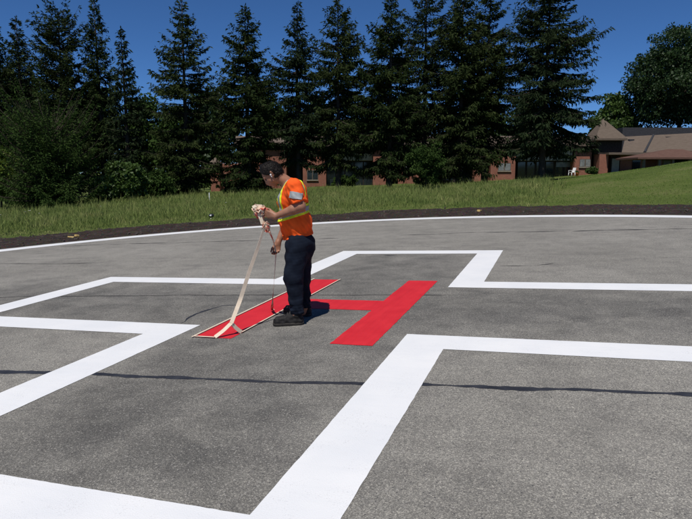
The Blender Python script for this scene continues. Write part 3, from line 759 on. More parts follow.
# ------------------------------------------------------------------ small things on the grass and verge
def on_land(px, py):
    """walk a sight line until it meets the land"""
    d = FWD + RIGHT * ((px - PW / 2) / FPX) - UP * ((py - PH / 2) / FPX)
    for Y in np.arange(8, 75, .02):
        p = CAMP + d * (Y / d[1])
        if p[2] <= float(zland(p[0], p[1])): return p
    return p
# landing light
p = on_land(211.5, 218.5); p[2] = float(zland(p[0], p[1]))
ll = empty("landing_light", p, "small black landing light with a painted white highlight at the grass edge", "light"); ll.scale = (1, 1, .78)
MB().tube([(0, 0, -.05), (0, 0, .02)], .10, 14).build("base", M_STEEL, ll, True)
MB().tube([(0, 0, .02), (0, 0, .09)], .022, 10).build("stem", M_BLACK, ll, True)
MB().tube([(0, 0, .08), (0, 0, .10), (0, 0, .20), (0, 0, .235), (0, 0, .25)], [.07, .115, .115, .09, .03], 18).build("housing", M_BLACK, ll, True)
MB().tube([(-.01, -.108, .165), (-.01, -.122, .165), (-.01, -.128, .165)], [.042, .040, .02], 14).build("lens", M_GLINT, ll, True)  # white disc paints the highlight on the dark housing
# marker stake
p = on_land(209.5, 203.5); p[2] = float(zland(p[0], p[1]))
st = empty("marker_stake", p, "thin white marker stake standing in the meadow grass", "stake")
MB().box((-.025, -.012, -.1), (.025, .012, .66)).add([(-.025, -.012, .66), (.025, -.012, .66), (.025, .012, .66), (-.025, .012, .66), (0, 0, .71)], [(0, 1, 4), (1, 2, 4), (2, 3, 4), (3, 0, 4)]).build("shaft", M_PLASTIC, st)
# pale chips in the soil
def chip(px, py, sz, label, seed):
    g = gpix(px, py); q = P3(*g, .03); r_ = np.random.default_rng(seed)
    Vv = np.array([(x, y, z) for z in (-1, 1) for x, y in ((-1, -1), (1, -1), (1, 1), (-1, 1))], float) * np.array(sz) / 2 * (1 + .22 * r_.normal(size=(8, 3)).clip(-1, 1))
    o_ = MB().hexa(Vv).build("stone_chip", M_YELLOWSTONE, bevel=min(sz) * .14); o_.location = q + np.array([0, 0, sz[2] * .35]); o_.rotation_euler = (.06, .1, r_.uniform(0, 1)); tag(o_, label, "stone", "pale chips lying on the soil verge")
chip(77, 237.2, (.12, .10, .06), "yellow chunk lying on dark soil near the sprawling bush", 1)
chip(71, 238.2, (.19, .10, .03), "flat dull yellow chip lying beside the yellow chunk on the soil", 2)
chip(479.6, 212.4, (.15, .12, .08), "lone cream chip on dark soil below the mown bank", 3)
# daisies
GF = "white meadow flowers"
fl = [(30, 213.5, "largest white flower head in the meadow before the sprawling dark bush"), (26, 215, "white flower just below the largest one in the meadow"), (40, 217, "lone white flower low in the grass near the verge"), (1, 218.5, "white flower at the picture's edge in the grass"), (101, 209, "white flower in the grass below the bright green bush"), (226, 206, "white flower in the grass beyond the landing light")]
for i, (px, py, lab) in enumerate(fl):
    p = on_land(px, py + 5); p[2] = float(zland(p[0], p[1])); f_ = empty("white_flower", p, lab, "flower", GF)
    hgt = .42
    MB().tube([(0, 0, -.03), (.02, 0, hgt * .6), (.01, -.02, hgt)], .006, 5).build("stalk", M_GRASS, f_, True)
    m_ = MB(); R_ = .085 if i == 0 else .05
    for k in range(9):
        aa = k / 9 * 6.283; dx, dy = math.cos(aa), math.sin(aa)
        m_.add([(.01, -.02, hgt), (.01 + R_ * dx * .7 - dy * R_ * .25, -.02 + R_ * dy * .7 + dx * R_ * .25, hgt + .02), (.01 + R_ * dx, -.02 + R_ * dy, hgt + .015), (.01 + R_ * dx * .7 + dy * R_ * .25, -.02 + R_ * dy * .7 - dx * R_ * .25, hgt + .02)], [(0, 1, 2, 3)])
    m_.build("head", M_PLASTIC, f_)
# white garden chair and flower pot by the building
def lawn_spot(px, Y):
    x_ = (px - PW / 2) / FPX * Y * 1.0; return np.array([x_, Y, float(zland(x_, Y))])
p = lawn_spot(569.5, 66.5); p[2] = max(p[2], 0) 
ch = empty("garden_chair", p, "white plastic garden chair outside the glazed recess", "chair"); ch.rotation_euler = (0, 0, math.radians(-70)); ch.scale = (1.02,) * 3
MB().box((-.25, -.25, .42), (.25, .25, .46)).build("seat", M_PLASTIC, ch, bevel=.008)
MB().hexa([(-.24, .21, .47), (.24, .21, .47), (.24, .25, .47), (-.24, .25, .47), (-.22, .33, .95), (.22, .33, .95), (.22, .36, .95), (-.22, .36, .95)]).build("backrest", M_PLASTIC, ch)
for sx_ in (-1, 1):
    for sy_ in (-1, 1): MB().tube([(sx_ * .25, sy_ * .25, -.02), (sx_ * .22, sy_ * .22, .43)], [.028, .032], 8).build("leg", M_PLASTIC, ch, True)
    MB().box((sx_ * .25 - .03, -.24, .64), (sx_ * .25 + .03, .27, .67)).build("armrest", M_PLASTIC, ch, bevel=.006)
    MB().tube([(sx_ * .25, -.22, .45), (sx_ * .25, -.22, .645)], .022, 8).build("arm_post", M_PLASTIC, ch, True)
p = lawn_spot(574.5, 66.5)
pot = empty("flower_pot", p, "small orange flower pot beside the white garden chair", "pot")
MB().tube([(0, 0, -.02), (0, 0, .3), (0, 0, .3), (0, 0, .36)], [.15, .21, .24, .24], 14).build("pot_body", M_TERRA, pot, True)
gq = np.random.default_rng(5); q_ = gq.normal(size=(160, 3)) * [.12, .12, .07] + [0, 0, .42]
Vv, Ff = kites(q_, gq.normal(size=(160, 3)) + [0, 0, .6], np.full(160, .13), np.full(160, .07), gq.uniform(0, 3, 160)); link("foliage", mesh_np("foliage", Vv, Ff), M_BUSH, pot)
# ------------------------------------------------------------------ the worker (signed-distance modelling, one skin per garment)
YM = float(P3(*gpix(290, 322))[1])
g0 = P3(*gpix(290, 322))
person = empty("person", g0, "worker in orange hi-vis shirt and dark jeans pulling tape off the red H", "person")
O3 = np.array(g0)
def W(px, py, dy=0.0): return at(px, py, YM + dy) - O3
class Sdf:
    def __init__(s, lo, hi, h):
        s.lo = np.array(lo, float); s.h = h; s.n = (np.ceil((np.array(hi) - s.lo) / h).astype(int) + 1)
        s.f = np.full(s.n, 1.0, np.float32); s.ax = [s.lo[i] + np.arange(s.n[i]) * h for i in range(3)]
    def sub(s, lo, hi):
        i0 = np.clip(np.floor((np.array(lo) - s.lo) / s.h).astype(int), 0, s.n); i1 = np.clip(np.ceil((np.array(hi) - s.lo) / s.h).astype(int) + 1, 0, s.n)
        sl = tuple(slice(a, b) for a, b in zip(i0, i1))
        return sl, [s.ax[0][sl[0]][:, None, None], s.ax[1][sl[1]][None, :, None], s.ax[2][sl[2]][None, None, :]]
    def merge(s, sl, d, k):
        a = s.f[sl]
        if k > 0:
            h = np.maximum(k - np.abs(a - d), 0) / k; s.f[sl] = np.minimum(a, d) - h * h * k / 4
        else: s.f[sl] = np.minimum(a, d)
    def cap(s, a, b, ra, rb=None, k=.02):
        rb = ra if rb is None else rb; a, b = np.array(a, float), np.array(b, float); m = max(ra, rb) + .06 + k
        sl, (x, y, z) = s.sub(np.minimum(a, b) - m, np.maximum(a, b) + m); ba = b - a; L2_ = ba @ ba + 1e-9
        t = np.clip(((x - a[0]) * ba[0] + (y - a[1]) * ba[1] + (z - a[2]) * ba[2]) / L2_, 0, 1)
        d = np.sqrt((x - a[0] - t * ba[0]) ** 2 + (y - a[1] - t * ba[1]) ** 2 + (z - a[2] - t * ba[2]) ** 2) - (ra + (rb - ra) * t)
        s.merge(sl, d, k); return s
    def ell(s, c, r, k=.02, tilt_=0.0, sub=False):
        """ellipsoid, turned about the y axis by tilt_"""
        c, r = np.array(c, float), np.array(r, float); m = r.max() + .06 + k
        sl, (x, y, z) = s.sub(c - m, c + m); X, Y, Z = x - c[0], y - c[1], z - c[2]
        ct, st_ = math.cos(tilt_), math.sin(tilt_); X, Z = X * ct + Z * st_, -X * st_ + Z * ct
        k0 = np.sqrt((X / r[0]) ** 2 + (Y / r[1]) ** 2 + (Z / r[2]) ** 2); k1 = np.sqrt((X / r[0] ** 2) ** 2 + (Y / r[1] ** 2) ** 2 + (Z / r[2] ** 2) ** 2) + 1e-6
        d = k0 * (k0 - 1) / k1
        if sub:
            a = s.f[sl]; b_ = -d; h = np.maximum(k - np.abs(a - b_), 0) / k if k > 0 else 0; s.f[sl] = np.maximum(a, b_) + h * h * k / 4
        else: s.merge(sl, d, k)
        return s
    def cut(s, p, n):
        n = np.array(n, float); n /= np.linalg.norm(n); p = np.array(p, float)
        d = (s.ax[0][:, None, None] - p[0]) * n[0] + (s.ax[1][None, :, None] - p[1]) * n[1] + (s.ax[2][None, None, :] - p[2]) * n[2]
        s.f = np.maximum(s.f, d.astype(np.float32)); return s
    def wrinkle(s, fn): 
        x, y, z = s.ax[0][:, None, None], s.ax[1][None, :, None], s.ax[2][None, None, :]
        m = np.abs(s.f) < .05; xx, yy, zz = np.broadcast_arrays(x, y, z)
        s.f[m] += fn(xx[m], yy[m], zz[m]).astype(np.float32); return s
    def mesh(s, name, smooth=1):
        f = s.f; ins = f < 0; n0, n1, n2 = f.shape
        c = np.zeros((n0 - 1, n1 - 1, n2 - 1), np.int8)
        for i in (0, 1):
            for j in (0, 1):
                for k in (0, 1): c += ins[i:n0 - 1 + i, j:n1 - 1 + j, k:n2 - 1 + k]
        act = (c > 0) & (c < 8); ii = np.argwhere(act); idx = np.full(act.shape, -1, np.int64); idx[act] = np.arange(len(ii))
        acc = np.zeros((len(ii), 3)); cnt = np.zeros(len(ii))
        cn = [(i, j, k) for i in (0, 1) for j in (0, 1) for k in (0, 1)]
        val = {q: f[ii[:, 0] + q[0], ii[:, 1] + q[1], ii[:, 2] + q[2]] for q in cn}
        for q in cn:
            for ax in range(3):
                if q[ax]: continue
                r = list(q); r[ax] = 1; r = tuple(r); a, b = val[q], val[r]; m = (a < 0) != (b < 0)
                t = np.where(m, a / (a - b + 1e-12), 0); p = np.zeros((len(ii), 3)) + np.array(q); p[:, ax] += t
                acc += p * m[:, None]; cnt += m
        V = s.lo + (ii + acc / cnt[:, None]) * s.h
        Fq = []
        for ax in range(3):
            sl0 = [slice(None)] * 3; sl1 = [slice(None)] * 3; sl0[ax] = slice(0, -1); sl1[ax] = slice(1, None)
            e = ins[tuple(sl0)] != ins[tuple(sl1)]
            q = np.argwhere(e); u, v = (ax + 1) % 3, (ax + 2) % 3
            ok = (q[:, u] > 0) & (q[:, v] > 0) & (q[:, u] < f.shape[u] - 1) & (q[:, v] < f.shape[v] - 1); q = q[ok]
            def cid(du, dv):
                w = q.copy(); w[:, u] -= du; w[:, v] -= dv; return idx[w[:, 0], w[:, 1], w[:, 2]]
            quad = np.stack([cid(1, 1), cid(0, 1), cid(0, 0), cid(1, 0)], 1)
            flip = ~ins[q[:, 0], q[:, 1], q[:, 2]]; quad[flip] = quad[flip][:, ::-1]; Fq.append(quad)
        return mesh_np(name, V, np.concatenate(Fq), True)
LO, HI = np.array([-.62, -.5, -.08]), np.array([.42, .5, 1.9])
# joints (sighted on the photograph, with a depth for each)
HEADC = W(271.8, 174.3, -.01); TH = math.radians(42)
hu = np.array([-math.sin(TH), 0, math.cos(TH)]); hf = np.array([-math.cos(TH), 0, -math.sin(TH)]); hy = np.array([0, 1., 0])
def hd(f_, y_, u_): return HEADC + hf * f_ + hy * y_ + hu * u_
NECK0 = W(289.5, 184, 0); SH_N, EL_N, WR_N = W(294, 188, -.20), W(300.5, 206.5, -.265), W(275.5, 216.3, -.215)
SH_F, EL_F, WR_F = W(287, 191, .20), W(288, 221, .25), W(278, 242.5, .16)
HIP_N, KN_N, AN_N = W(298, 244, -.095), W(293.5, 277, -.125), W(297, 309.5, -.14)
HIP_F, KN_F, AN_F = W(302, 244, .095), W(301.5, 277, .125), W(303.8, 307, .17)
CHEST, BELLY, HIPS, UPB = W(292, 199.5), W(295.5, 222), W(299, 242), W(294.5, 188)
# body: head, neck, trunk, arms, hands, legs in one skin
S = Sdf(LO, HI, .0052)
S.ell(hd(-.008, 0, .02), (.098, .077, .104), .02, TH * -1)
S.ell(hd(.028, 0, -.045), (.066, .058, .078), .03, TH * -1)
S.ell(hd(.052, 0, -.098), (.03, .032, .022), .02, TH * -1)              # chin
S.cap(hd(.088, 0, .004), hd(.106, 0, -.036), .010, .0135, .014)         # nose
S.cap(hd(.078, -.036, .018), hd(.078, .036, .018), .013, .013, .02)     # brow
for sy_ in (-1, 1):
    S.ell(hd(.078, sy_ * .034, -.002), (.012, .016, .011), .008, TH * -1, sub=True)
    S.cap(hd(.058, sy_ * .046, -.03), hd(.035, sy_ * .055, -.06), .014, .012, .02)   # cheeks
    S.cap(hd(-.012, sy_ * .078, .018), hd(-.004, sy_ * .076, -.028), .014, .009, .008)   # ears
    S.cap(hd(-.018, sy_ * .085, .022), hd(-.02, sy_ * .085, -.005), .009, .007, .006)
S.cap(hd(.082, -.016, -.062), hd(.082, .016, -.062), .0085, .0085, .01)   # lips
S.cap(hd(.080, -.014, -.074), hd(.080, .014, -.074), .0085, .0085, .008)
S.cap(hd(-.035, 0, -.04), NECK0, .058, .066, .03)
S.ell(UPB, (.10, .17, .07), .04); S.ell(CHEST, (.13, .165, .17), .05); S.ell(BELLY, (.14, .15, .15), .05); S.ell(HIPS, (.13, .15, .12), .05)
for sh, el, wr in ((SH_N, EL_N, WR_N), (SH_F, EL_F, WR_F)):
    S.cap(sh, el, .064, .052, .03); mid = el + (wr - el) * .28
    S.cap(el, mid, .050, .051, .03); S.cap(mid, wr, .049, .030, .02)
for hp, kn, an in ((HIP_N, KN_N, AN_N), (HIP_F, KN_F, AN_F)):
    S.cap(hp, kn, .09, .062, .04); S.cap(kn, an, .06, .04, .03); S.cap(an, an + [-.02, 0, -.05], .045, .05, .02)
def hand(wr, fwd, up, inn, curl):
    """fwd: wrist to knuckles, up: towards the thumb, inn: palm normal"""
    fwd, up, inn = [np.array(v, float) / np.linalg.norm(v) for v in (fwd, up, inn)]
    S.cap(wr, wr + fwd * .02, .030, .029, .02)
    ln = [.078, .085, .08, .066]
    for i in range(4):
        o_ = (1.5 - i) * .0205
        k0 = wr + fwd * .015 + up * o_ * .6; k1 = wr + fwd * (.09 - .004 * abs(i - 1)) + up * o_
        S.cap(k0, k1, .0165, .0135, .016)
        a_ = 0.0; p = k1
        for sgm, (fr, rr) in enumerate(((.46, .0105), (.31, .0096), (.23, .0088))):
            a_ += curl[sgm]; d_ = fwd * math.cos(a_) + inn * math.sin(a_) + up * (1.5 - i) * .03
            q = p + d_ * ln[i] * fr; S.cap(p, q, rr, rr * .93, .005); p = q
    t0 = wr + fwd * .03 + up * .03 + inn * .01; t1 = t0 + fwd * .035 + up * .018 + inn * .022; t2 = t1 + fwd * .033 + up * .002 + inn * .012
    S.cap(wr + fwd * .02 + up * .018, t0, .018, .016, .015); S.cap(t0, t1, .0145, .012, .008); S.cap(t1, t2, .0118, .0095, .004)
    return wr + fwd * .095 + inn * .03
FW_N = W(266, 213.6, -.20) - WR_N
GRIP_N = hand(WR_N, FW_N, (0.12, -.25, 1), (-.15, .95, .2), (.55, .85, .8))
FW_F = W(276.2, 252, .13) - WR_F
GRIP_F = hand(WR_F, FW_F, (-1, -.15, -.1), (-.1, -1, .1), (.5, .8, .75))
body = link("body", S.mesh("body"), M_SKIN, person)
# eyes and earphone
for sy_ in (-1, 1):
    m_ = MB(); c = hd(.072, sy_ * .033, -.003)
    bm = bmesh.new(); bmesh.ops.create_uvsphere(bm, u_segments=10, v_segments=8, radius=.0115); me = bpy.data.meshes.new("eye"); bm.to_mesh(me); bm.free()
    link("eye", me, M_EYE, person, c)
e0 = hd(.004, -.093, -.004)
m_ = MB(); m_.tube([e0 + [0, .008, 0], e0 + [0, -.006, 0]], [.008, .0095], 10); m_.tube([e0 + hf * .004, e0 + hf * .006 - hu * .03], [.005, .004], 8)
m_.build("earphone", M_PLASTIC, person, True)["label"] = "white earphone in the worker's ear"
# hair: a close cap, cut away over the face and round the ears
S = Sdf(HEADC - .2, HEADC + .2, .0045)
S.ell(hd(-.012, 0, .026), (.110, .089, .114), .0, TH * -1); S.ell(hd(-.045, 0, -.022), (.074, .076, .075), .02, TH * -1)
S.ell(hd(.02, 0, .088), (.06, .062, .036), .04, TH * -1)
HN = SinNoise(71, .03, 16); S.wrinkle(lambda x, y, z: HN(x, y, z) * .0016)
S.cut(hd(.068, 0, .066), hf * 1.0 - hu * .42)
S.ell(hd(.085, 0, -.035), (.085, .12, .10), .012, TH * -1, sub=True)
S.ell(hd(.004, -.09, -.02), (.024, .03, .042), .008, TH * -1, sub=True); S.ell(hd(.004, .09, -.02), (.024, .03, .042), .008, TH * -1, sub=True)
S.cut(hd(-.06, 0, -.085), -hu * 1.0 + hf * .1)
hme = S.mesh("hair")
hv = np.zeros(len(hme.vertices) * 3, np.float32); hme.vertices.foreach_get("co", hv); hv = hv.reshape(-1, 3).astype(float)
hr = np.random.default_rng(73); pk = hv[hr.choice(len(hv), 2600)]; out_ = pk - HEADC; out_ /= np.linalg.norm(out_, axis=1)[:, None]
swirl = -hf[None] * .55 - hu[None] * .25 + np.cross(out_, hu) * .2
Vt, Ft = kites(pk - out_ * .003, out_ * .42 + swirl + hr.normal(size=pk.shape) * .3, hr.uniform(.012, .026, len(pk)), hr.uniform(.002, .0045, len(pk)), hr.uniform(0, 3.14, len(pk)))
bm = bmesh.new(); bm.from_mesh(hme); t_ = mesh_np("tuft_tmp", Vt, Ft); bm.from_mesh(t_); bm.to_mesh(hme); bm.free(); bpy.data.meshes.remove(t_)
link("hair", hme, M_HAIR, person)["label"] = "short dark brown hair"
# shirt
FN = SinNoise(81, .16, 12, (1.0, 1.0, .75)); FN2 = SinNoise(82, .07, 12, (1, 1, .7))
def torso(S):
    S.ell(UPB + [0, 0, -.01], (.122, .205, .082), .05); S.ell(CHEST + [.003, 0, 0], (.168, .208, .20), .06); S.ell(BELLY + [0, 0, 0], (.180, .200, .19), .08)
    S.ell(HIPS + [.002, 0, -.03], (.184, .202, .20), .08); S.cap(NECK0 + [.012, 0, 0], UPB, .072, .10, .04)
def folds(x, y, z): return FN(x, y, z) * .0065 + FN2(x + .6 * z, y, z) * .0036
HEM_P, HEM_N = W(299, 238.3, -.19), np.array([.2, 0, -1.0])
def finish(S):
    S.wrinkle(folds); S.cut(HEM_P, HEM_N); S.cut(NECK0 + (HEADC - NECK0) * .16, (HEADC - NECK0)); return S
S = Sdf(LO, HI, .0065); torso(S)
SL_N = SH_N + (EL_N - SH_N) * .86
Ssl = Sdf(LO, HI, .0065)
for sh, el in ((SH_N, EL_N), (SH_F, EL_F)):
    e_ = sh + (el - sh) * 1.05; S.cap(sh, e_, .098, .082, .05)
    d_ = (el - sh) / np.linalg.norm(el - sh)
    if sh is SH_N: Ssl.cap(sh, e_, .098, .082, 0)
# trim the sleeves (only near the arm, so that the trunk is left alone)
for sh, el in ((SH_N, EL_N), (SH_F, EL_F)):
    d_ = (el - sh) / np.linalg.norm(el - sh); c_ = sh + (el - sh) * .82
    sgn = np.sign(sh[1])
    x, y, z = S.ax[0][:, None, None], S.ax[1][None, :, None], S.ax[2][None, None, :]
    pl = (x - c_[0]) * d_[0] + (y - c_[1]) * d_[1] + (z - c_[2]) * d_[2]
    side = .192 - y * sgn + 0 * x + 0 * z
    S.f = np.maximum(S.f, np.minimum(pl, -side).astype(np.float32))
finish(S)
shirt = link("shirt", S.mesh("shirt"), M_ORANGE, person); shirt["label"] = "bright orange hi-vis T-shirt"
St = Sdf(LO, HI, .0065); torso(St); finish(St); tme = St.mesh("torso_tmp")
Ssl.wrinkle(folds); sme = Ssl.mesh("sleeve_tmp")
def strip(name, src, planes, m, push, parent):
    """piece of a garment's surface between planes, raised by push; planes: (point, outward normal)"""
    bm = bmesh.new(); bm.from_mesh(src)
    for p, n_ in planes:
        bmesh.ops.bisect_plane(bm, geom=bm.verts[:] + bm.edges[:] + bm.faces[:], plane_co=Vector(p), plane_no=Vector(n_), clear_outer=True)
    bm.normal_update(); nv = [(v, v.normal.copy()) for v in bm.verts]
    for v, n_ in nv: v.co += n_ * push
    r_ = bmesh.ops.solidify(bm, geom=bm.faces[:], thickness=.004)
    me = bpy.data.meshes.new(name); bm.to_mesh(me); bm.free(); me.polygons.foreach_set("use_smooth", [True] * len(me.polygons))
    return link(name, me, m, parent)
bn = np.array(W(311, 207.5, -.2)) - np.array(W(279, 217.5, -.2)); bn = np.array([-bn[2], 0, bn[0]]); bn /= np.linalg.norm(bn)
bc = (np.array(W(311, 207.5, -.2)) + np.array(W(279, 217.5, -.2))) / 2
def band(w, m, push, name, par): return strip(name, tme, [(bc + bn * w / 2, bn), (bc - bn * w / 2, -bn)], m, push, par)
wb = band(.10, M_YELLOW, .006, "waist_band", person); band(.048, M_SILVER, .009, "reflective_stripe", wb)
TC = CHEST + [.006, 0, 0]
for th_ in (50, -50, 130, -130):
    t_ = math.radians(th_); dr_ = np.array([-math.cos(t_), -math.sin(t_), 0]); pr_ = np.array([math.sin(t_), -math.cos(t_), 0])
    def strap(w, m, push, name, par):
        return strip(name, tme, [(TC + pr_ * w / 2, pr_), (TC - pr_ * w / 2, -pr_), (TC + dr_ * .075, -dr_), (bc + bn * .052, -bn)], m, push, par)
    sb_ = strap(.08, M_YELLOW, .006, "shoulder_strap", person); strap(.036, M_SILVER, .009, "reflective_stripe", sb_)
a_d = (EL_N - SH_N) / np.linalg.norm(EL_N - SH_N); pc = SH_N + a_d * .085 + np.array([.0, 0, -.0])
pn = np.array([-.18, 0, -1.]); pn /= np.linalg.norm(pn); px_ = np.array([1, 0, -.18]); px_ /= np.linalg.norm(px_)
strip("sleeve_patch", sme, [(pc + pn * .034, pn), (pc - pn * .034, -pn), (pc + px_ * .062, px_), (pc - px_ * .062, -px_), ((0, -.25, 0), (0, 1, 0))], M_SILVER, .010, person)
bpy.data.meshes.remove(tme); bpy.data.meshes.remove(sme)
# jeans
S = Sdf(LO, HI, .0065)
S.ell(HIPS + [.006, 0, -.01], (.150, .180, .15), .06)
for hp, kn, an, r1, r2, r3 in ((HIP_N, KN_N, AN_N, .130, .099, .074), (HIP_F, KN_F, AN_F, .128, .096, .074)):
    S.cap(hp, kn, r1, r2, .05); S.cap(kn, an, r2, r3, .04); S.cap(an, an + [-.003, 0, -.028], r3, r3 + .004, .02)
S.ell(HIPS + [.075, 0, -.06], (.10, .15, .13), .05)
JN = SinNoise(91, .13, 14, (.9, .9, .8)); JN2 = SinNoise(92, .06, 12, (.8, .8, 1.1))
S.wrinkle(lambda x, y, z: JN(x, y, z) * .0062 + JN2(x, y, z) * .0034 * (.4 + 1.3 * np.exp(-((z - .14) / .12) ** 2)))
S.cut(AN_N + [0, 0, -.045], (0, 0, -1))
link("trousers", S.mesh("trousers"), M_JEANS, person)["label"] = "dark navy jeans"
# shoes
def shoe(heel_px, toe_px, dy):
    hp, tp = P3(*gpix(*heel_px)) - O3, P3(*gpix(*toe_px)) - O3
    d_ = (tp - hp) / np.linalg.norm(tp - hp); lo = np.minimum(hp, tp) - [.14, .12, .06]; hi = np.maximum(hp, tp) + [.14, .12, .24]
    up_ = np.array([0, 0, 1.])
    nrm = PAD_N
    S = Sdf(lo, hi, .0045)
    S.cap(hp + up_ * .052, tp + up_ * .046, .048, .052, .02); S.cap(hp + d_ * .1 + up_ * .05, tp + up_ * .045, .05, .054, .02)
    S.cap(hp + d_ * .02 + up_ * .05, hp + d_ * .03 + up_ * .15, .05, .056, .03); S.cap(hp + d_ * .05 + up_ * .11, tp - d_ * .06 + up_ * .062, .05, .045, .03)
    FNs = SinNoise(95, .06, 10); S.wrinkle(lambda x, y, z: FNs(x, y, z) * .003); S.cut(hp + up_ * .026, -nrm); S.cut(hp + up_ * .165, up_)
    sh_ = link("shoe", S.mesh("shoe"), M_SHOE, person)
    S2 = Sdf(lo, hi, .0045); S2.cap(hp + up_ * .03, tp + up_ * .03, .052, .057, .02); S2.cap(hp + d_ * .1 + up_ * .03, tp + up_ * .03, .053, .060, .02)
    S2.cut(hp + up_ * .034, nrm); S2.cut(hp + up_ * .002, -nrm); link("sole", S2.mesh("sole"), M_SOLE, sh_)
    m_ = MB(); sd = np.cross(d_, up_)
    for k in range(4):
        c = hp + d_ * (.10 + .03 * k) + up_ * (.146 - .0175 * k)
        m_.tube([c + sd * .036 - up_ * .018, c + sd * .015 + up_ * .007, c - sd * .015 + up_ * .007, c - sd * .036 - up_ * .018], .0042, 6)
    m_.build("lace", M_LACE, sh_, True); return sh_
shoe((299.5, 324.5), (278.5, 325.5), -.16)
shoe((307.5, 315.8), (288.5, 313.8), .17)

# ------------------------------------------------------------------ masking tape
def ribbon(name, pts, w, m, parent=None, wdir=None, n=40, twist=0.0, flatz=False):
    pts = np.array(pts, float); t = np.concatenate([[0], np.cumsum(np.linalg.norm(np.diff(pts, axis=0), axis=1))]); t /= t[-1]
    s = np.linspace(0, 1, n)
    # smooth through the points
    P = np.stack([np.interp(s, t, pts[:, i]) for i in range(3)], 1)
    for _ in range(3): P[1:-1] = (P[:-2] + 2 * P[1:-1] + P[2:]) / 4
    T = np.gradient(P, axis=0); T /= np.linalg.norm(T, axis=1)[:, None] + 1e-9
    wd = np.array(wdir if wdir is not None else (1, 0, 0), float)
    B = wd[None] - T * (T @ wd)[:, None]; B /= np.linalg.norm(B, axis=1)[:, None] + 1e-9
    Nn = np.cross(T, B); ang_ = twist * s
    B = B * np.cos(ang_)[:, None] + Nn * np.sin(ang_)[:, None]; Nn = np.cross(T, B)
    ww = (np.interp(s, np.linspace(0, 1, len(w)), w) if hasattr(w, '__len__') else np.full(n, w))[:, None] / 2
    th = .0012
    V = np.concatenate([P + B * ww + Nn * th, P - B * ww + Nn * th, P - B * ww - Nn * th, P + B * ww - Nn * th])
    F = []
    for i in range(n - 1):
        for a in range(4):
            b = (a + 1) % 4; F.append((a * n + i, b * n + i, b * n + i + 1, a * n + i + 1))
    me = mesh_np(name, V, np.array(F)); o_ = link(name, me, m, parent)
    return o_
TW = .022
def PU(u, v, z=0.0):
    c, s = math.cos(YAW), math.sin(YAW); return P3(PCX + c * u - s * v, PCY + s * u + c * v, z)
zt = .014
tape = empty("masking_tape", PU(-hw, -hh), "cream masking tape edging the red H's leg, its corner peeled up towards the worker's hands", "tape")
T0 = np.array(tape.location)
E1 = uv_of(*gpix(216.5, 337.6)); E2 = uv_of(*gpix(243.5, 333.5))
e1u, e2v = float(E1[0]), float(E2[1])
def stuck(pts, name="stuck_strip", w=TW):
    return ribbon(name, [PU(*p, zt) - T0 for p in pts], w, M_TAPE, tape, wdir=tuple(np.cross(PAD_N, PU(*pts[-1]) - PU(*pts[0]))), n=24)
o2 = TW * .36
stuck([(-hw - o2, -hh - .04), (-hw - o2, hh + .02)])
stuck([(-hw + .004, -hh - o2), (e1u, -hh - o2)])
stuck([(-hw + hs + o2, e2v), (-hw + hs + o2, -cb - .02)], w=TW * .8)
stuck([(-hw + hs + o2, cb + .02), (-hw + hs + o2, hh)], w=TW * .8)
B1, B2 = PU(e1u, -hh - o2, zt), PU(-hw + hs + o2, e2v, zt)
apex = at(231.3, 323.2, (B1[1] + B2[1]) / 2)
bun = W(264.5, 227, -.20) + O3
ribbon("lifted_strip", [B1 - T0, (B1 * .5 + apex * .5) - T0 + [0, 0, -.008], apex - T0 + [0, 0, .002]], TW * 1.9, M_TAPE, tape, wdir=(-.6, .6, .5), n=16)
ribbon("lifted_strip", [B2 - T0, (B2 * .5 + apex * .5) - T0 + [0, 0, -.008], apex - T0 + [0, 0, .002]], TW * 1.8, M_TAPE, tape, wdir=(.6, .6, .5), n=16)
kp = [apex, at(240.5, 299, YM - .33), at(249.5, 271, YM - .28), at(257.5, 249, YM - .23), bun]
ribbon("pulled_strip", [p - T0 for p in kp], [.040, .042, .042, .036, .026], M_TAPE, tape, wdir=(1, .35, .25), n=50, twist=.5)
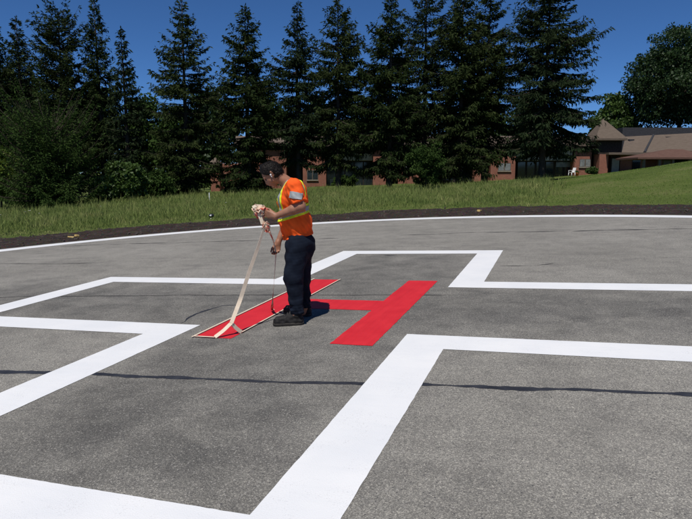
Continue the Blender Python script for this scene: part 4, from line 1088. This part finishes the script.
# second strip, from the lower hand to the ground
gb = P3(*gpix(272, 311), zt)
tp2 = empty("masking_tape", gb, "thin paint-stained tape strip hanging from the worker's lower hand to the ground", "tape")
gf = GRIP_F + O3
kp = [gb + [.03, -.01, 0], gb + [0, 0, .006], at(272.3, 303, YM + .3), at(273.6, 288, YM + .2), at(275, 268, YM + .13), gf + [0, 0, -.02], gf + [-.01, -.01, .05], at(273, 240, YM + .02), at(268.5, 229, YM - .12)]
ribbon("strip", [p - gb for p in kp], [.03, .04, .036, .02, .016, .03, .04, .045, .04], M_TAPERED, tp2, wdir=(.6, .8, 0), n=70, twist=1.6)
# crumpled wad in the upper hand
bl = W(260, 212, -.17) + O3
wad = empty("tape_wad", bl, "crumpled wad of red-stained masking tape in the worker's raised hand", "tape")
rb = np.random.default_rng(44)
def loopy(c, r, n=7):
    p = rb.normal(size=(n, 3)); p /= np.linalg.norm(p, axis=1)[:, None]; return [c + q * np.array(r) * rb.uniform(.5, 1) for q in p]
for k in range(13):
    ribbon("crumpled_strip", loopy(np.array([rb.normal() * .012 - .005, rb.normal() * .01, rb.normal() * .02]), (.075, .05, .065)), rb.uniform(.03, .05), M_TAPERED if k % 3 else M_TAPE, wad, wdir=tuple(rb.normal(size=3)), n=34, twist=rb.uniform(-3, 3))
for k in range(7):
    ribbon("crumpled_strip", loopy(W(266 + rb.normal() * 1.0, 226, -.19) + O3 - bl, (.035, .03, .09), 6), rb.uniform(.025, .045), M_TAPERED if k % 4 else M_TAPE, wad, wdir=tuple(rb.normal(size=3)), n=30, twist=rb.uniform(-3, 3))
ribbon("crumpled_strip", [W(254.5, 206.5, -.2) + O3 - bl, W(257, 209, -.2) + O3 - bl, W(261, 219, -.2) + O3 - bl, W(262.5, 224, -.2) + O3 - bl], .035, M_TAPE, wad, wdir=(1, .3, .6), n=20)
ribbon("crumpled_strip", [W(252.5, 207.3, -.2) + O3 - bl, W(256, 205.7, -.2) + O3 - bl, W(262, 206, -.18) + O3 - bl], .03, M_TAPE, wad, wdir=(.2, .3, 1), n=20)
